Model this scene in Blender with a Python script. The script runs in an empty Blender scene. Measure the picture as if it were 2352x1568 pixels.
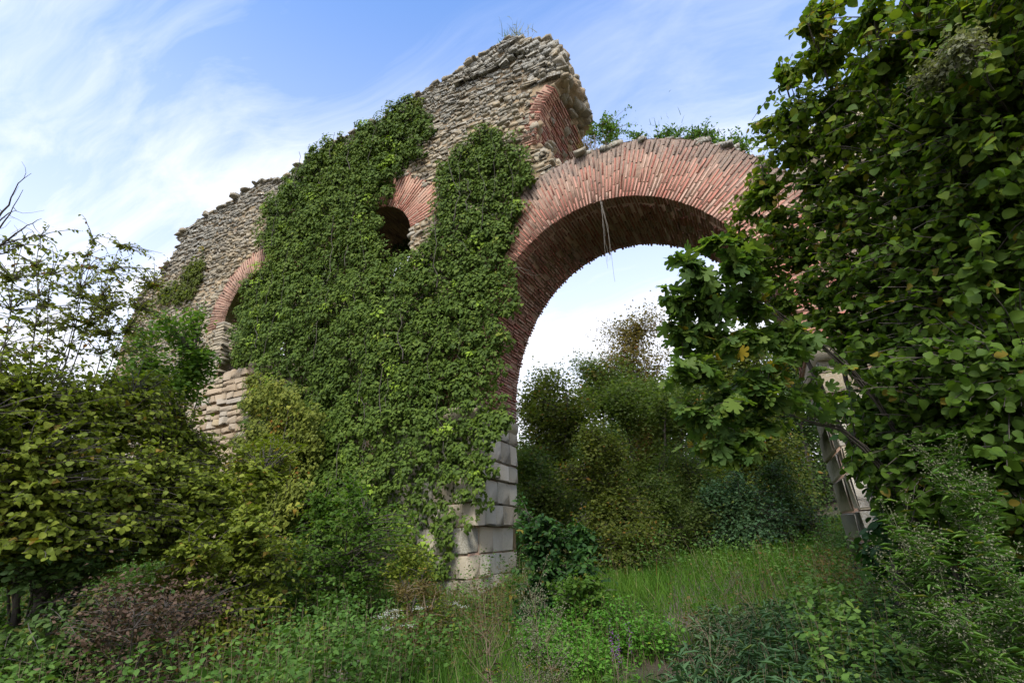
import bpy, math, random
import numpy as np
from mathutils import Matrix, Vector
from mathutils.geometry import tessellate_polygon

# ------------------------------------------------------------------ camera, sky, sun, exposure
SC = bpy.context.scene
COL = SC.collection
FPX = 1157.46                      # focal length for a 2352 px wide picture
PITCH, YAW, ROLL = .377, -.440, -.053
CAM = np.array([2.253, -9.414, 1.6])
_fw = np.array([math.sin(YAW)*math.cos(PITCH), math.cos(YAW)*math.cos(PITCH), math.sin(PITCH)])
_rt = np.array([math.cos(YAW), -math.sin(YAW), 0]); _up = np.cross(_rt, _fw)
_rt, _up = _rt*math.cos(ROLL)+_up*math.sin(ROLL), _up*math.cos(ROLL)-_rt*math.sin(ROLL)
cd = bpy.data.cameras.new('camera'); cam = bpy.data.objects.new('camera', cd); COL.objects.link(cam)
m = Matrix(((_rt[0], _up[0], -_fw[0], CAM[0]), (_rt[1], _up[1], -_fw[1], CAM[1]), (_rt[2], _up[2], -_fw[2], CAM[2]), (0, 0, 0, 1)))
cam.matrix_world = m
cd.sensor_fit = 'HORIZONTAL'; cd.sensor_width = 36; cd.lens = FPX/2352*36; cd.clip_start = .05; cd.clip_end = 2000
SC.camera = cam

SUN_EL, SUN_AZ = math.radians(50), math.radians(168)   # azimuth clockwise from +Y: behind the viewer
sd = bpy.data.lights.new('sun', 'SUN'); sd.energy = 1.35; sd.angle = math.radians(26); sd.color = (1, .95, .87)
sun = bpy.data.objects.new('sun', sd); COL.objects.link(sun)
sdir = Vector((math.sin(SUN_AZ)*math.cos(SUN_EL), math.cos(SUN_AZ)*math.cos(SUN_EL), math.sin(SUN_EL)))
sun.rotation_euler = sdir.to_track_quat('Z', 'Y').to_euler(); sun.location = (0, 0, 60)

SC.view_settings.view_transform = 'Standard'; SC.view_settings.look = 'None'
SC.view_settings.exposure = 1.8; SC.view_settings.gamma = 1

class NT:
    """small helper to write node trees"""
    def __init__(s, tree): s.t = tree; s.n = tree.nodes; s.n.clear()
    def node(s, typ, **kw):
        n = s.n.new(typ)
        for k, v in kw.items():
            if k.startswith('i_'):
                key = k[2:]
                key = int(key) if key.isdigit() else key
                s.set(n.inputs[key], v)
            else: setattr(n, k, v)
        return n
    def set(s, inp, v):
        if isinstance(v, bpy.types.NodeSocket): s.t.links.new(v, inp)
        elif isinstance(v, bpy.types.Node): s.t.links.new(v.outputs[0], inp)
        else: inp.default_value = v
    def math(s, op, a, b=None, clamp=False):
        n = s.n.new('ShaderNodeMath'); n.operation = op; n.use_clamp = clamp; s.set(n.inputs[0], a)
        if b is not None: s.set(n.inputs[1], b)
        return n.outputs[0]
    def mix(s, fac, a, b, typ='MIX'):
        n = s.n.new('ShaderNodeMix'); n.data_type = 'RGBA'; n.blend_type = typ
        s.set(n.inputs[0], fac); s.set(n.inputs[6], a); s.set(n.inputs[7], b); return n.outputs[2]
    def ramp(s, fac, stops, interp='LINEAR'):
        n = s.n.new('ShaderNodeValToRGB'); s.set(n.inputs[0], fac); cr = n.color_ramp; cr.interpolation = interp
        while len(cr.elements) > 1: cr.elements.remove(cr.elements[0])
        cr.elements[0].position = stops[0][0]; cr.elements[0].color = c4(stops[0][1])
        for p, c in stops[1:]:
            e = cr.elements.new(p); e.color = c4(c)
        return n.outputs[0]
    def noise(s, vec, scale, detail=3, rough=.55, typ='ShaderNodeTexNoise'):
        n = s.n.new(typ); s.set(n.inputs['Vector'], vec); n.inputs['Scale'].default_value = scale
        if 'Detail' in n.inputs: n.inputs['Detail'].default_value = detail
        if 'Roughness' in n.inputs: n.inputs['Roughness'].default_value = rough
        return n.outputs[0]
    def map(s, v, a, b, c=0., d=1.):
        n = s.n.new('ShaderNodeMapRange'); s.set(n.inputs[0], v)
        for i, x in enumerate((a, b, c, d)): s.set(n.inputs[i+1], x)
        return n.outputs[0]
def c4(c): return (c, c, c, 1) if isinstance(c, (int, float)) else (c[0], c[1], c[2], 1)

W = bpy.data.worlds.new('World'); SC.world = W; W.use_nodes = True
k = NT(W.node_tree)
sky = k.node('ShaderNodeTexSky', sky_type='NISHITA', sun_disc=False, sun_elevation=SUN_EL, sun_rotation=SUN_AZ, altitude=200.)
sky.air_density = 1.0; sky.dust_density = .6; sky.ozone_density = 1.6
tc = k.node('ShaderNodeTexCoord')
sp = k.node('ShaderNodeSeparateXYZ', i_0=tc.outputs['Generated'])
zz = k.math('ADD', k.math('MAXIMUM', sp.outputs[2], 0), .18)
px_ = k.math('DIVIDE', sp.outputs[0], zz); py_ = k.math('DIVIDE', sp.outputs[1], zz)
pl = k.node('ShaderNodeCombineXYZ', i_0=px_, i_1=py_)
mp = k.node('ShaderNodeMapping', i_0=pl); mp.inputs['Rotation'].default_value = (0, 0, math.radians(-33)); mp.inputs['Scale'].default_value = (.42, 1.9, 1)
warp = k.node('ShaderNodeTexNoise', i_0=pl); warp.inputs['Scale'].default_value = 1.1; warp.inputs['Detail'].default_value = 3
vadd = k.node('ShaderNodeVectorMath', operation='MULTIPLY_ADD'); k.set(vadd.inputs[0], warp.outputs['Color']); vadd.inputs[1].default_value = (.75, .75, 0); k.set(vadd.inputs[2], mp.outputs[0])
n1 = k.noise(vadd.outputs[0], 1.5, 9, .62); n2 = k.noise(pl, .75, 4, .5)
st = k.math('MULTIPLY', k.map(n1, .43, .68), k.map(n2, .28, .60))
hz = k.map(sp.outputs[2], .86, .24); hz = k.math('POWER', hz, 1.15)
cl = k.math('ADD', k.math('MULTIPLY', st, .85), k.math('MULTIPLY', hz, 1.0), clamp=True)
tint = k.mix(1, sky.outputs[0], (.51, .65, .80, 1), 'MULTIPLY')
cloud = k.mix(k.map(sp.outputs[2], .1, .8), (2.3, 2.32, 2.46, 1), (2.12, 2.26, 2.68, 1))
skyc = k.mix(cl, tint, cloud)
bg = k.node('ShaderNodeBackground', i_0=skyc); bg.inputs[1].default_value = .15
out = k.node('ShaderNodeOutputWorld', i_0=bg)

# ------------------------------------------------------------------ numeric helpers
rng = np.random.default_rng(7)
def seed(n):
    global rng; rng = np.random.default_rng(n)
def nrm(v): return v/np.maximum(np.linalg.norm(v, axis=-1, keepdims=True), 1e-9)
def ray(x, y): return nrm(_fw+_rt*(x-1176)/FPX-_up*(y-784)/FPX)
def at(x, y, d): return CAM+ray(x, y)*d           # a point d metres from the viewpoint
def onY(x, y, Y=0.): v = ray(x, y); return CAM+v*((Y-CAM[1])/v[1])
def proj(P):
    V = np.asarray(P)-CAM; z = V@_fw; z = np.where(z > .05, z, np.nan)
    return 1176+FPX*(V@_rt)/z, 784-FPX*(V@_up)/z
def _h(i, j, l, s):
    n = (i*374761393+j*668265263+l*2147483647+s*974634777) & 0x7fffffff
    n = ((n ^ (n >> 13))*1274126177) & 0x7fffffff
    return ((n ^ (n >> 16)) & 0xffff)/65535.
def noise3(P, sc=1., s=0):
    P = np.asarray(P, float)*sc; I = np.floor(P).astype(np.int64); F = P-I; F = F*F*(3-2*F); r = 0
    for a in (0, 1):
        for b in (0, 1):
            for c in (0, 1):
                w = (F[..., 0] if a else 1-F[..., 0])*(F[..., 1] if b else 1-F[..., 1])*(F[..., 2] if c else 1-F[..., 2])
                r = r+w*_h(I[..., 0]+a, I[..., 1]+b, I[..., 2]+c, s)
    return r
def n2d(x, y, sc=1., s=0): return noise3(np.stack([x, y, np.zeros_like(x)], -1), sc, s)
def inpoly(x, z, poly):
    poly = np.asarray(poly); r = np.zeros(np.shape(x), bool); j = len(poly)-1
    for i in range(len(poly)):
        xi, zi = poly[i]; xj, zj = poly[j]
        c = ((zi > z) != (zj > z)) & (x < (xj-xi)*(z-zi)/((zj-zi) if zj != zi else 1e-9)+xi)
        r ^= c; j = i
    return r

def H(x, y):
    """ground height"""
    x = np.asarray(x, float); y = np.asarray(y, float)
    h = .078*np.clip(y+8.0, 0, 8)+.085*np.clip(y, 0, 14)+.16*np.clip(y-14, 0, 30)+.04*np.clip(y-44, 0, 200)
    h = h+.22*(n2d(x, y, .45, 3)-.5)*np.clip((y+9)/3, 0.2, 1)+.07*(n2d(x, y, 1.6, 5)-.5)
    cx, cy = PUD
    h = h-.30*np.exp(-((x-cx)**2/.9+(y-cy)**2/.5)) 
    h = h+.55*(1/(1+np.exp((x+4.8)/.6)))*np.clip((y+8)/3, 0, 1)-.25*np.exp(-((x+2.6)/1.6)**2-((y+1.2)/2.2)**2)
    h = h+.10*np.clip(x-4, 0, 6)*np.clip((y+6)/6, 0, 1) 
    return h
PUD = (.98, -3.2)
def ground(x, y):
    """where the line of sight through a picture point meets the ground"""
    v = ray(x, y); d = 2.
    while d < 60:
        p = CAM+v*d
        if p[2] < H(p[0], p[1]): break
        d += .05
    return p

# ------------------------------------------------------------------ mesh chunks:  (V, loops, sizes, A)
def chunk(V, faces, A=None):
    V = np.asarray(V, float); sz = np.array([len(f) for f in faces], np.int32); lp = np.array([i for f in faces for i in f], np.int32)
    A = np.zeros((len(V), 3))+(rng.random(3) if A is None else A)
    return (V, lp, sz, A)
def build(name, chunks, mats, parent=None, smooth=False, mi=None):
    chunks = [c for c in chunks if len(c[0])]
    me = bpy.data.meshes.new(name)
    if chunks:
        V = np.concatenate([c[0] for c in chunks]); off = np.cumsum([0]+[len(c[0]) for c in chunks])[:-1]
        L = np.concatenate([c[1]+o for c, o in zip(chunks, off)]).astype(np.int32)
        S = np.concatenate([c[2] for c in chunks]).astype(np.int32); A = np.concatenate([c[3] for c in chunks])
        if parent is not None: V = V-np.array(parent.location)
        me.vertices.add(len(V)); me.vertices.foreach_set('co', V.astype(np.float32).ravel())
        me.loops.add(len(L)); me.loops.foreach_set('vertex_index', L)
        me.polygons.add(len(S)); st = np.concatenate([[0], np.cumsum(S)[:-1]]).astype(np.int32)
        me.polygons.foreach_set('loop_start', st)
        a = me.attributes.new('A', 'FLOAT_VECTOR', 'POINT'); a.data.foreach_set('vector', A.astype(np.float32).ravel())
        if smooth: me.polygons.foreach_set('use_smooth', np.ones(len(S), bool))
        if mi is not None:
            idx = np.concatenate([np.full(len(c[2]), q, np.int32) for c, q in zip(chunks, mi)]); me.polygons.foreach_set('material_index', idx)
        me.update(calc_edges=True); me.validate()
    for q in (mats if isinstance(mats, (list, tuple)) else [mats]): me.materials.append(q)
    o = bpy.data.objects.new(name, me); COL.objects.link(o)
    if parent is not None: o.parent = parent
    return o
def tag(o, label=None, cat=None, group=None, kind=None):
    if label: o['label'] = label
    if cat: o['category'] = cat
    if group: o['group'] = group
    if kind: o['kind'] = kind
    return o
def thing(name, label, cat, loc=(0, 0, 0), group=None):
    o = bpy.data.objects.new(name, None); COL.objects.link(o); o.location = [float(q) for q in loc]; o.empty_display_size = .3
    return tag(o, label, cat, group)
def inst(T, P, X, N, S, A):
    """place template T at points P, its x axis along X and z axis near N, scaled by S"""
    TV, TL, TS = T; n = len(P)
    if n == 0: return (np.zeros((0, 3)), np.zeros(0, np.int32), np.zeros(0, np.int32), np.zeros((0, 3)))
    X = nrm(X); Y = nrm(np.cross(N, X)); Z = np.cross(X, Y)
    S = np.asarray(S, float); S = np.repeat(S[:, None], 3, 1) if S.ndim == 1 else S
    q = TV[None]*S[:, None, :]
    V = P[:, None]+q[..., 0:1]*X[:, None]+q[..., 1:2]*Y[:, None]+q[..., 2:3]*Z[:, None]
    L = (TL[None]+np.arange(n)[:, None]*len(TV)).ravel()
    return (V.reshape(-1, 3), L.astype(np.int32), np.tile(TS, n), np.repeat(A, len(TV), 0))
def tmpl(V, F): return (np.array(V, float), np.array([i for f in F for i in f], np.int32), np.array([len(f) for f in F], np.int32))

# leaf templates: x to the tip, z the upper side
def _broad(st, wd, cup=.16, droop=.22, stalk=.18):
    V = []; F = []
    for s in st: V.append((stalk+s, 0, -droop*s*s))
    n = len(st); lo = {}
    for sgn in (1, -1):
        for i in range(1, n-1):
            lo[sgn, i] = len(V); V.append((stalk+st[i], sgn*wd[i], cup*wd[i]*1.4-droop*st[i]**2-.03*((i+(sgn > 0)) % 2)))
    for sgn in (1, -1):
        for i in range(n-1):
            a, b = i, i+1; f = [a, b]
            if b < n-1: f.append(lo[sgn, b])
            if a > 0: f.append(lo[sgn, a])
            F.append(f if sgn < 0 else f[::-1])
    k0 = len(V); V += [(0, .012, .02), (0, -.012, .02), (stalk+.02, -.012, 0), (stalk+.02, .012, 0)]; F.append([k0, k0+1, k0+2, k0+3])
    return tmpl(V, F)
LEAF_ROUND = _broad([0, .10, .34, .6, .84, 1.0], [0, .33, .48, .45, .26, 0])
LEAF_OVAL = _broad([0, .2, .55, 1.0], [0, .26, .30, 0], stalk=.08)
def _lobed(tips, cup=.10):
    V = [(.42, 0, -.04), (.12, 0, 0)]; 
    for a, r in tips: V.append((.36+r*math.cos(math.radians(a))*.64, r*math.sin(math.radians(a))*.62, cup*(r-.5)-.10*(r > .6)))
    n = len(tips); F = [[0, 1, 2]]+[[0, 2+i, 3+i] for i in range(n-1)]+[[0, 1+n, 1]]
    k0 = len(V); V += [(-.2, .012, .05), (-.2, -.012, .05), (.14, -.012, 0), (.14, .012, 0)]; F.append([k0, k0+1, k0+2, k0+3])
    return tmpl(V, F)
LEAF_FIG = _lobed([(-150, .55), (-125, .75), (-100, .72), (-82, .40), (-66, .85), (-45, .95), (-32, .80), (-25, .42), (-14, .95), (0, 1.08), (14, .95), (25, .42), (32, .80), (45, .95), (66, .85), (82, .40), (100, .72), (125, .75), (150, .55)])
LEAF_IVY = tmpl([(.42, 0, .07), (0, 0, 0), (.18, -.48, -.03), (.5, -.27, .0), (1, 0, -.10), (.5, .27, .0), (.18, .48, -.03)], [[0, 1, 2], [0, 2, 3], [0, 3, 4], [0, 4, 5], [0, 5, 6], [0, 6, 1]])
LEAF_SMALL = tmpl([(0, 0, 0), (.45, -.3, .05), (1, 0, -.08), (.45, .3, .05)], [[0, 1, 2], [0, 2, 3]])
LEAF_LONG = tmpl([(0, 0, 0), (.4, -.09, .03), (1, 0, -.22), (.4, .09, .03)], [[0, 1, 2], [0, 2, 3]])
SEED = tmpl([(0, 0, 0), (.5, -.25, .2), (1, 0, 0), (.5, .25, .2), (.5, 0, -.3)], [[0, 1, 2], [0, 2, 3], [0, 4, 1], [1, 4, 2], [2, 4, 3], [3, 4, 0]])
BLADE = tmpl([(0, -.5, 0), (0, .5, 0), (.45, .38, .0), (.45, -.38, .0), (.8, .2, -.10), (.8, -.2, -.10), (1.0, 0, -.24)], [[0, 1, 2, 3], [3, 2, 4, 5], [5, 4, 6]])

def tube(P, r0, r1, n=5, A=None, pw=1.):
    P = np.asarray(P, float); k_ = len(P); T = nrm(np.gradient(P, axis=0)); ref = np.array([.31, .17, .93]) if abs(T[0][2]) < .9 else np.array([1, .1, 0])
    U = nrm(np.cross(T, ref)); W_ = np.cross(T, U); t = np.linspace(0, 1, k_); r = r0+(r1-r0)*t**pw
    a = np.arange(n)*2*math.pi/n
    V = P[:, None]+r[:, None, None]*(np.cos(a)[None, :, None]*U[:, None]+np.sin(a)[None, :, None]*W_[:, None]); V = V.reshape(-1, 3)
    i = np.arange(k_-1)[:, None]*n; j = np.arange(n)[None]; jn = (j+1) % n
    L = np.stack([i+j, i+jn, i+n+jn, i+n+j], -1).reshape(-1).astype(np.int32)
    return (V, L, np.full((k_-1)*n, 4, np.int32), np.zeros((len(V), 3))+(rng.random(3) if A is None else A))
def bez(a, b, c, n=8):
    t = np.linspace(0, 1, n)[:, None]; return (1-t)**2*a+2*t*(1-t)*b+t*t*c
def wig(P, amp, s=None):
    P = np.array(P, float); n = len(P); w = rng.normal(0, amp, (n, 3)); w = (w+np.roll(w, 1, 0)+np.roll(w, -1, 0))/2; w[0] = 0; P += w*np.linspace(.3, 1, n)[:, None]; return P

# rounded stone template
_c = [(x, y, z) for x in (-1, 0, 1) for y in (-1, 0, 1) for z in (-1, 0, 1) if (x, y, z) != (0, 0, 0)]
_ci = {p: i for i, p in enumerate(_c)}
_F = []
for ax in range(3):
    for sg in (-1, 1):
        o = [q for q in range(3) if q != ax]
        for u in (-1, 0):
            for v in (-1, 0):
                q = []
                for du, dv in ((0, 0), (1, 0), (1, 1), (0, 1)):
                    p = [0, 0, 0]; p[ax] = sg; p[o[0]] = u+du; p[o[1]] = v+dv; q.append(_ci[tuple(p)])
                flip = (sg < 0) != (ax == 1)
                _F.append(q[::-1] if flip else q)
def stone_tmpl(c3, c2, jit):
    V = np.array(_c, float); kk = np.abs(V).sum(1); V *= np.where(kk == 3, c3, np.where(kk == 2, c2, 1))[:, None]
    return V, np.array([i for f in _F for i in f], np.int32), np.full(24, 4, np.int32)
def stones(P, Hs, A, R=None, c3=.83, c2=.93, jit=.07):
    TV, TL, TS = stone_tmpl(c3, c2, jit); n = len(P)
    q = (TV[None]+rng.normal(0, jit, (n, 26, 3)))*Hs[:, None]
    if R is not None: q = np.einsum('nij,nkj->nki', R, q)
    V = P[:, None]+q
    return (V.reshape(-1, 3), (TL[None]+np.arange(n)[:, None]*26).ravel().astype(np.int32), np.tile(TS, n), np.repeat(A, 26, 0))
def chamfer_tmpl():
    V = []; F = []; idx = {}
    for ax in range(3):
        for sg in (-1, 1):
            o = [q for q in range(3) if q != ax]; q4 = []
            for u, v in ((-1, -1), (1, -1), (1, 1), (-1, 1)):
                p = [0, 0, 0]; p[ax] = sg; p[o[0]] = u; p[o[1]] = v; idx[(ax, tuple(p))] = len(V); V.append((ax, p)); q4.append(len(V)-1)
            F.append(q4[::-1] if (sg < 0) != (ax == 1) else q4)
    cs = [(x, y, z) for x in (-1, 1) for y in (-1, 1) for z in (-1, 1)]
    for c in cs: F.append([idx[(a, c)] for a in (range(3) if c[0]*c[1]*c[2] > 0 else (2, 1, 0))])
    for ax in range(3):                                  # edges parallel to ax
        a, b = [q for q in range(3) if q != ax]
        for u in (-1, 1):
            for v in (-1, 1):
                p0 = [0, 0, 0]; p0[ax] = -1; p0[a] = u; p0[b] = v; p1 = list(p0); p1[ax] = 1; p0, p1 = tuple(p0), tuple(p1)
                F.append([idx[(a, p0)], idx[(a, p1)], idx[(b, p1)], idx[(b, p0)]])
    return np.array([p for _, p in V], float), np.array([a for a, _ in V]), np.array([i for f in F for i in f], np.int32), np.array([len(f) for f in F], np.int32)
_CH = chamfer_tmpl()
def blocks(P, Hs, A, R=None, bev=.015, jit=.006, skewj=.02):
    V0, ax, TL, TS = _CH; n = len(P); B_ = np.minimum(bev, Hs.min(1)*.45)[:, None, None]*rng.uniform(.5, 1.6, (n, 1, 1))
    m_ = np.ones((24, 3)); m_[np.arange(24), ax] = 0
    corner = rng.normal(0, 1, (n, 8, 3)); ci = ((V0[:, 0] > 0)*4+(V0[:, 1] > 0)*2+(V0[:, 2] > 0)).astype(int)
    q = V0[None]*(Hs[:, None]-B_*m_[None])+rng.normal(0, jit, (n, 24, 3))+corner[:, ci]*skewj*np.minimum(Hs.min(1), .1)[:, None, None]*2
    if R is not None: q = np.einsum('nij,nkj->nki', R, q)
    return ((P[:, None]+q).reshape(-1, 3), (TL[None]+np.arange(n)[:, None]*24).ravel().astype(np.int32), np.tile(TS, n), np.repeat(A, 24, 0))
def rotY(a):   # turns x towards z
    c, s, o, z = np.cos(a), np.sin(a), np.ones_like(a), np.zeros_like(a)
    return np.stack([np.stack([c, z, -s], -1), np.stack([z, o, z], -1), np.stack([s, z, c], -1)], -2)
def rotR(n, amp):
    a = rng.normal(0, amp, (n, 3)); R = np.tile(np.eye(3), (n, 1, 1))
    R[:, 0, 1] = -a[:, 2]; R[:, 1, 0] = a[:, 2]; R[:, 0, 2] = a[:, 1]; R[:, 2, 0] = -a[:, 1]; R[:, 1, 2] = -a[:, 0]; R[:, 2, 1] = a[:, 0]; return R

# ------------------------------------------------------------------ materials
def mat(name):
    m_ = bpy.data.materials.new(name); m_.use_nodes = True; return m_, NT(m_.node_tree)
def leafmat(name, stops, aut=None, autf=.0, trans=.50, rough=.6, spec=.16):
    m_, k = mat(name); at_ = k.node('ShaderNodeAttribute', attribute_name='A'); s = k.node('ShaderNodeSeparateXYZ', i_0=at_.outputs['Vector'])
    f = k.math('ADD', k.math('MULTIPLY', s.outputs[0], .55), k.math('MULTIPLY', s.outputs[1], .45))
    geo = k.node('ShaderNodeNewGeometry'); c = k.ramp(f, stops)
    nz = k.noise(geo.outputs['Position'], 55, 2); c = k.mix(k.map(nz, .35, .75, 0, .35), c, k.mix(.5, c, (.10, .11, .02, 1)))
    if aut: c = k.mix(k.map(s.outputs[2], 1-autf, 1-autf+.01), c, c4(aut))
    d = k.node('ShaderNodeBsdfPrincipled', i_0=c); d.inputs['Roughness'].default_value = rough; d.inputs['Specular IOR Level'].default_value = spec
    t = k.node('ShaderNodeBsdfTranslucent', i_0=k.mix(1, c, (1.25, 1.35, .5, 1), 'MULTIPLY'))
    mx = k.node('ShaderNodeMixShader', i_0=trans, i_1=d, i_2=t); k.node('ShaderNodeOutputMaterial', i_0=mx); return m_
def barkmat(name, a, b, sc=14):
    m_, k = mat(name); tcx = k.node('ShaderNodeTexCoord'); mp = k.node('ShaderNodeMapping', i_0=tcx.outputs['Object']); mp.inputs['Scale'].default_value = (1, 1, .35)
    n = k.noise(mp.outputs[0], sc, 5, .65); c = k.ramp(n, [(.3, a), (.7, b)])
    d = k.node('ShaderNodeBsdfPrincipled', i_0=c); d.inputs['Roughness'].default_value = .9
    bp = k.node('ShaderNodeBump', i_Height=n); bp.inputs['Strength'].default_value = .5; bp.inputs['Distance'].default_value = .02; k.set(d.inputs['Normal'], bp.outputs[0])
    k.node('ShaderNodeOutputMaterial', i_0=d); return m_
def stonemat(name, stops, lichen=.4, dark=.5, bump=.02, sc=1., liccol=(.42, .43, .38), darkcol=(.045, .043, .036)):
    """A.x picks the stone's own colour, A.z says how weathered it is"""
    m_, k = mat(name); at_ = k.node('ShaderNodeAttribute', attribute_name='A'); s = k.node('ShaderNodeSeparateXYZ', i_0=at_.outputs['Vector'])
    tcx = k.node('ShaderNodeTexCoord').outputs['Object']
    c = k.ramp(s.outputs[0], stops)
    nA = k.noise(tcx, 6*sc, 6, .65); nB = k.noise(tcx, 28*sc, 5, .7); nC = k.noise(tcx, 1.1*sc, 4, .6)
    c = k.mix(k.map(nB, .3, .7, 0, .55), c, k.mix(1, c, (.55, .52, .48, 1), 'MULTIPLY'))
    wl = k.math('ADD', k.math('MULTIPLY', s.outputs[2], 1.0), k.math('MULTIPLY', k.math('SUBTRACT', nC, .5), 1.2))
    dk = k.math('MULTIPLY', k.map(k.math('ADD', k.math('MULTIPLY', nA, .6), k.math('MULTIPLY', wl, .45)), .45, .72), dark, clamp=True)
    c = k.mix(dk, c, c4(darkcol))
    lc = k.math('MULTIPLY', k.map(k.math('ADD', nB, k.math('MULTIPLY', wl, .10)), .56, .66), lichen, clamp=True)
    c = k.mix(lc, c, c4(liccol))
    d = k.node('ShaderNodeBsdfPrincipled', i_0=c); d.inputs['Roughness'].default_value = .93; d.inputs['Specular IOR Level'].default_value = .2
    hh = k.math('ADD', k.math('MULTIPLY', nA, .6), k.math('MULTIPLY', nB, .5))
    bp = k.node('ShaderNodeBump', i_Height=hh); bp.inputs['Strength'].default_value = .8; bp.inputs['Distance'].default_value = bump; k.set(d.inputs['Normal'], bp.outputs[0])
    k.node('ShaderNodeOutputMaterial', i_0=d); return m_

M_RUB = stonemat('rubble_stone', [(0, (.14, .12, .09)), (.12, (.26, .22, .15)), (.25, (.37, .31, .21)), (.4, (.30, .27, .21)), (.6, (.44, .35, .22)), (.8, (.37, .33, .26)), (.93, (.48, .34, .17)), (1, (.42, .18, .10))], .62, .62, .03, 1., (.54, .53, .47))
M_CORE = stonemat('mortar_core', [(0, (.36, .26, .155)), (1, (.42, .31, .19))], .2, .55, .10, .8)
M_MORT = stonemat('brick_mortar', [(0, (.47, .29, .195)), (1, (.54, .35, .25))], .3, .6, .035, 1.8, (.5, .46, .4))
M_BRICK = stonemat('old_brick', [(0, (.40, .14, .10)), (.3, (.46, .19, .135)), (.6, (.49, .25, .18)), (.85, (.52, .35, .26)), (1, (.36, .17, .12))], .35, .80, .014, 1.7, (.55, .44, .34))
M_BLOCK = stonemat('coursed_block', [(0, (.33, .25, .165)), (.4, (.40, .31, .21)), (.7, (.36, .31, .24)), (.9, (.42, .33, .2)), (1, (.36, .17, .10))], .35, .4, .02)
M_ASH = stonemat('ashlar_stone', [(0, (0.454, 0.400, 0.292)), (.3, (0.583, 0.520, 0.399)), (.45, (0.356, 0.291, 0.190)), (.65, (0.497, 0.458, 0.359)), (.8, (0.626, 0.556, 0.427)), (1, (0.432, 0.343, 0.219))],   .40, .6, .035, 1.6, (.60, .57, .48), (.09, .10, .08))
M_ROCK = stonemat('field_rock', [(0, (.30, .27, .22)), (1, (.40, .36, .30))], .4, .5, .03)
M_BARK = barkmat('bark', (.035, .028, .02), (.12, .10, .08))
M_BARKL = barkmat('bark_pale', (.10, .085, .065), (.26, .23, .18))
M_TWIG = barkmat('dry_stem', (.12, .085, .05), (.28, .21, .13))

M_STEM = barkmat('green_stem', (.06, .075, .03), (.16, .17, .08))
L_IVY = leafmat('ivy_leaf', [(0, (0.041, 0.075, 0.012)), (.4, (0.076, 0.128, 0.015)), (.75, (0.123, 0.178, 0.023)), (.93, (0.165, 0.220, 0.034)), (1, (0.231, 0.341, 0.030))], (.20, .24, .03), .018, .22, .6)
L_IVYL = leafmat('ivy_pale_leaf', [(0, (0.064, 0.090, 0.021)), (1, (0.191, 0.228, 0.046))], (.30, .24, .05), .05)
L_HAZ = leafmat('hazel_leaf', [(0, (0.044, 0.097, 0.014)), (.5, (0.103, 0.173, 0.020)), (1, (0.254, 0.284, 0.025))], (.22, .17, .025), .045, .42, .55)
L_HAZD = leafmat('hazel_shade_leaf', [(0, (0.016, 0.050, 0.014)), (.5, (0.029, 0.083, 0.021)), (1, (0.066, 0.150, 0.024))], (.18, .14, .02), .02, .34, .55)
L_FIG = leafmat('fig_leaf', [(0, (0.050, 0.106, 0.028)), (.5, (0.095, 0.168, 0.036)), (1, (0.202, 0.269, 0.045))], (.34, .25, .03), .06, .48, .55)
L_WOOD = leafmat('wood_edge_leaf', [(0, (0.058, 0.094, 0.024)), (.5, (0.103, 0.149, 0.035)), (1, (0.166, 0.206, 0.053))], (.20, .16, .04), .03)
L_RUST = leafmat('rusty_olive_leaf', [(0, (0.054, 0.082, 0.017)), (.5, (0.105, 0.135, 0.026)), (1, (0.182, 0.192, 0.039))], (.26, .14, .03), .05)
L_OLIVE = leafmat('olive_leaf', [(0, (0.103, 0.137, 0.017)), (.5, (0.180, 0.225, 0.027)), (1, (0.314, 0.351, 0.044))], (.24, .16, .03), .03, .32)
L_YEL = leafmat('yellowing_leaf', [(0, (0.099, 0.123, 0.018)), (.5, (0.181, 0.210, 0.031)), (1, (0.313, 0.315, 0.046))], (.26, .12, .02), .06, .36)
L_BROWN = leafmat('autumn_brown_leaf', [(0, (0.096, 0.091, 0.030)), (.5, (0.179, 0.137, 0.049)), (1, (0.276, 0.182, 0.068))], (.20, .08, .03), .1)
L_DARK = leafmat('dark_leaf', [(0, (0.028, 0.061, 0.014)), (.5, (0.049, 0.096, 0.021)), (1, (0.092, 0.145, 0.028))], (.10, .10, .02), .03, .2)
L_TEAL = leafmat('bluish_leaf', [(0, (0.041, 0.097, 0.040)), (.5, (0.075, 0.149, 0.062)), (1, (0.130, 0.213, 0.085))], (.12, .16, .03), .05, .25)
L_BUSH = leafmat('bush_leaf', [(0, (0.054, 0.122, 0.019)), (.5, (0.096, 0.186, 0.028)), (1, (0.175, 0.271, 0.045))], (.16, .17, .03), .03)
L_DEAD = leafmat('withered_leaf', [(0, (.05, .028, .02)), (.5, (.10, .058, .04)), (1, (.17, .11, .075))], (.08, .10, .03), .12, .15)
L_GRASS = leafmat('grass_blade', [(0, (.045, .12, .012)), (.5, (.078, .18, .018)), (1, (.14, .24, .03))], (.28, .24, .11), .03, .35)
L_HERB = leafmat('herb_leaf', [(0, (0.049, 0.113, 0.022)), (.5, (0.085, 0.178, 0.033)), (1, (0.158, 0.253, 0.049))], (.20, .22, .03), .025, .32)
L_LUSH = leafmat('lush_leaf', [(0, (.06, .18, .02)), (.5, (.10, .26, .03)), (1, (.17, .34, .05))], (.3, .3, .03), .01, .38)
L_PALE = leafmat('seed_fluff', [(0, (.15, .16, .085)), (1, (.33, .33, .21))], None, 0, .3, .8)
L_WHITE = leafmat('white_petal', [(0, (.6, .62, .55)), (1, (.8, .8, .75))], None, 0, .3, .8)
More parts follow.
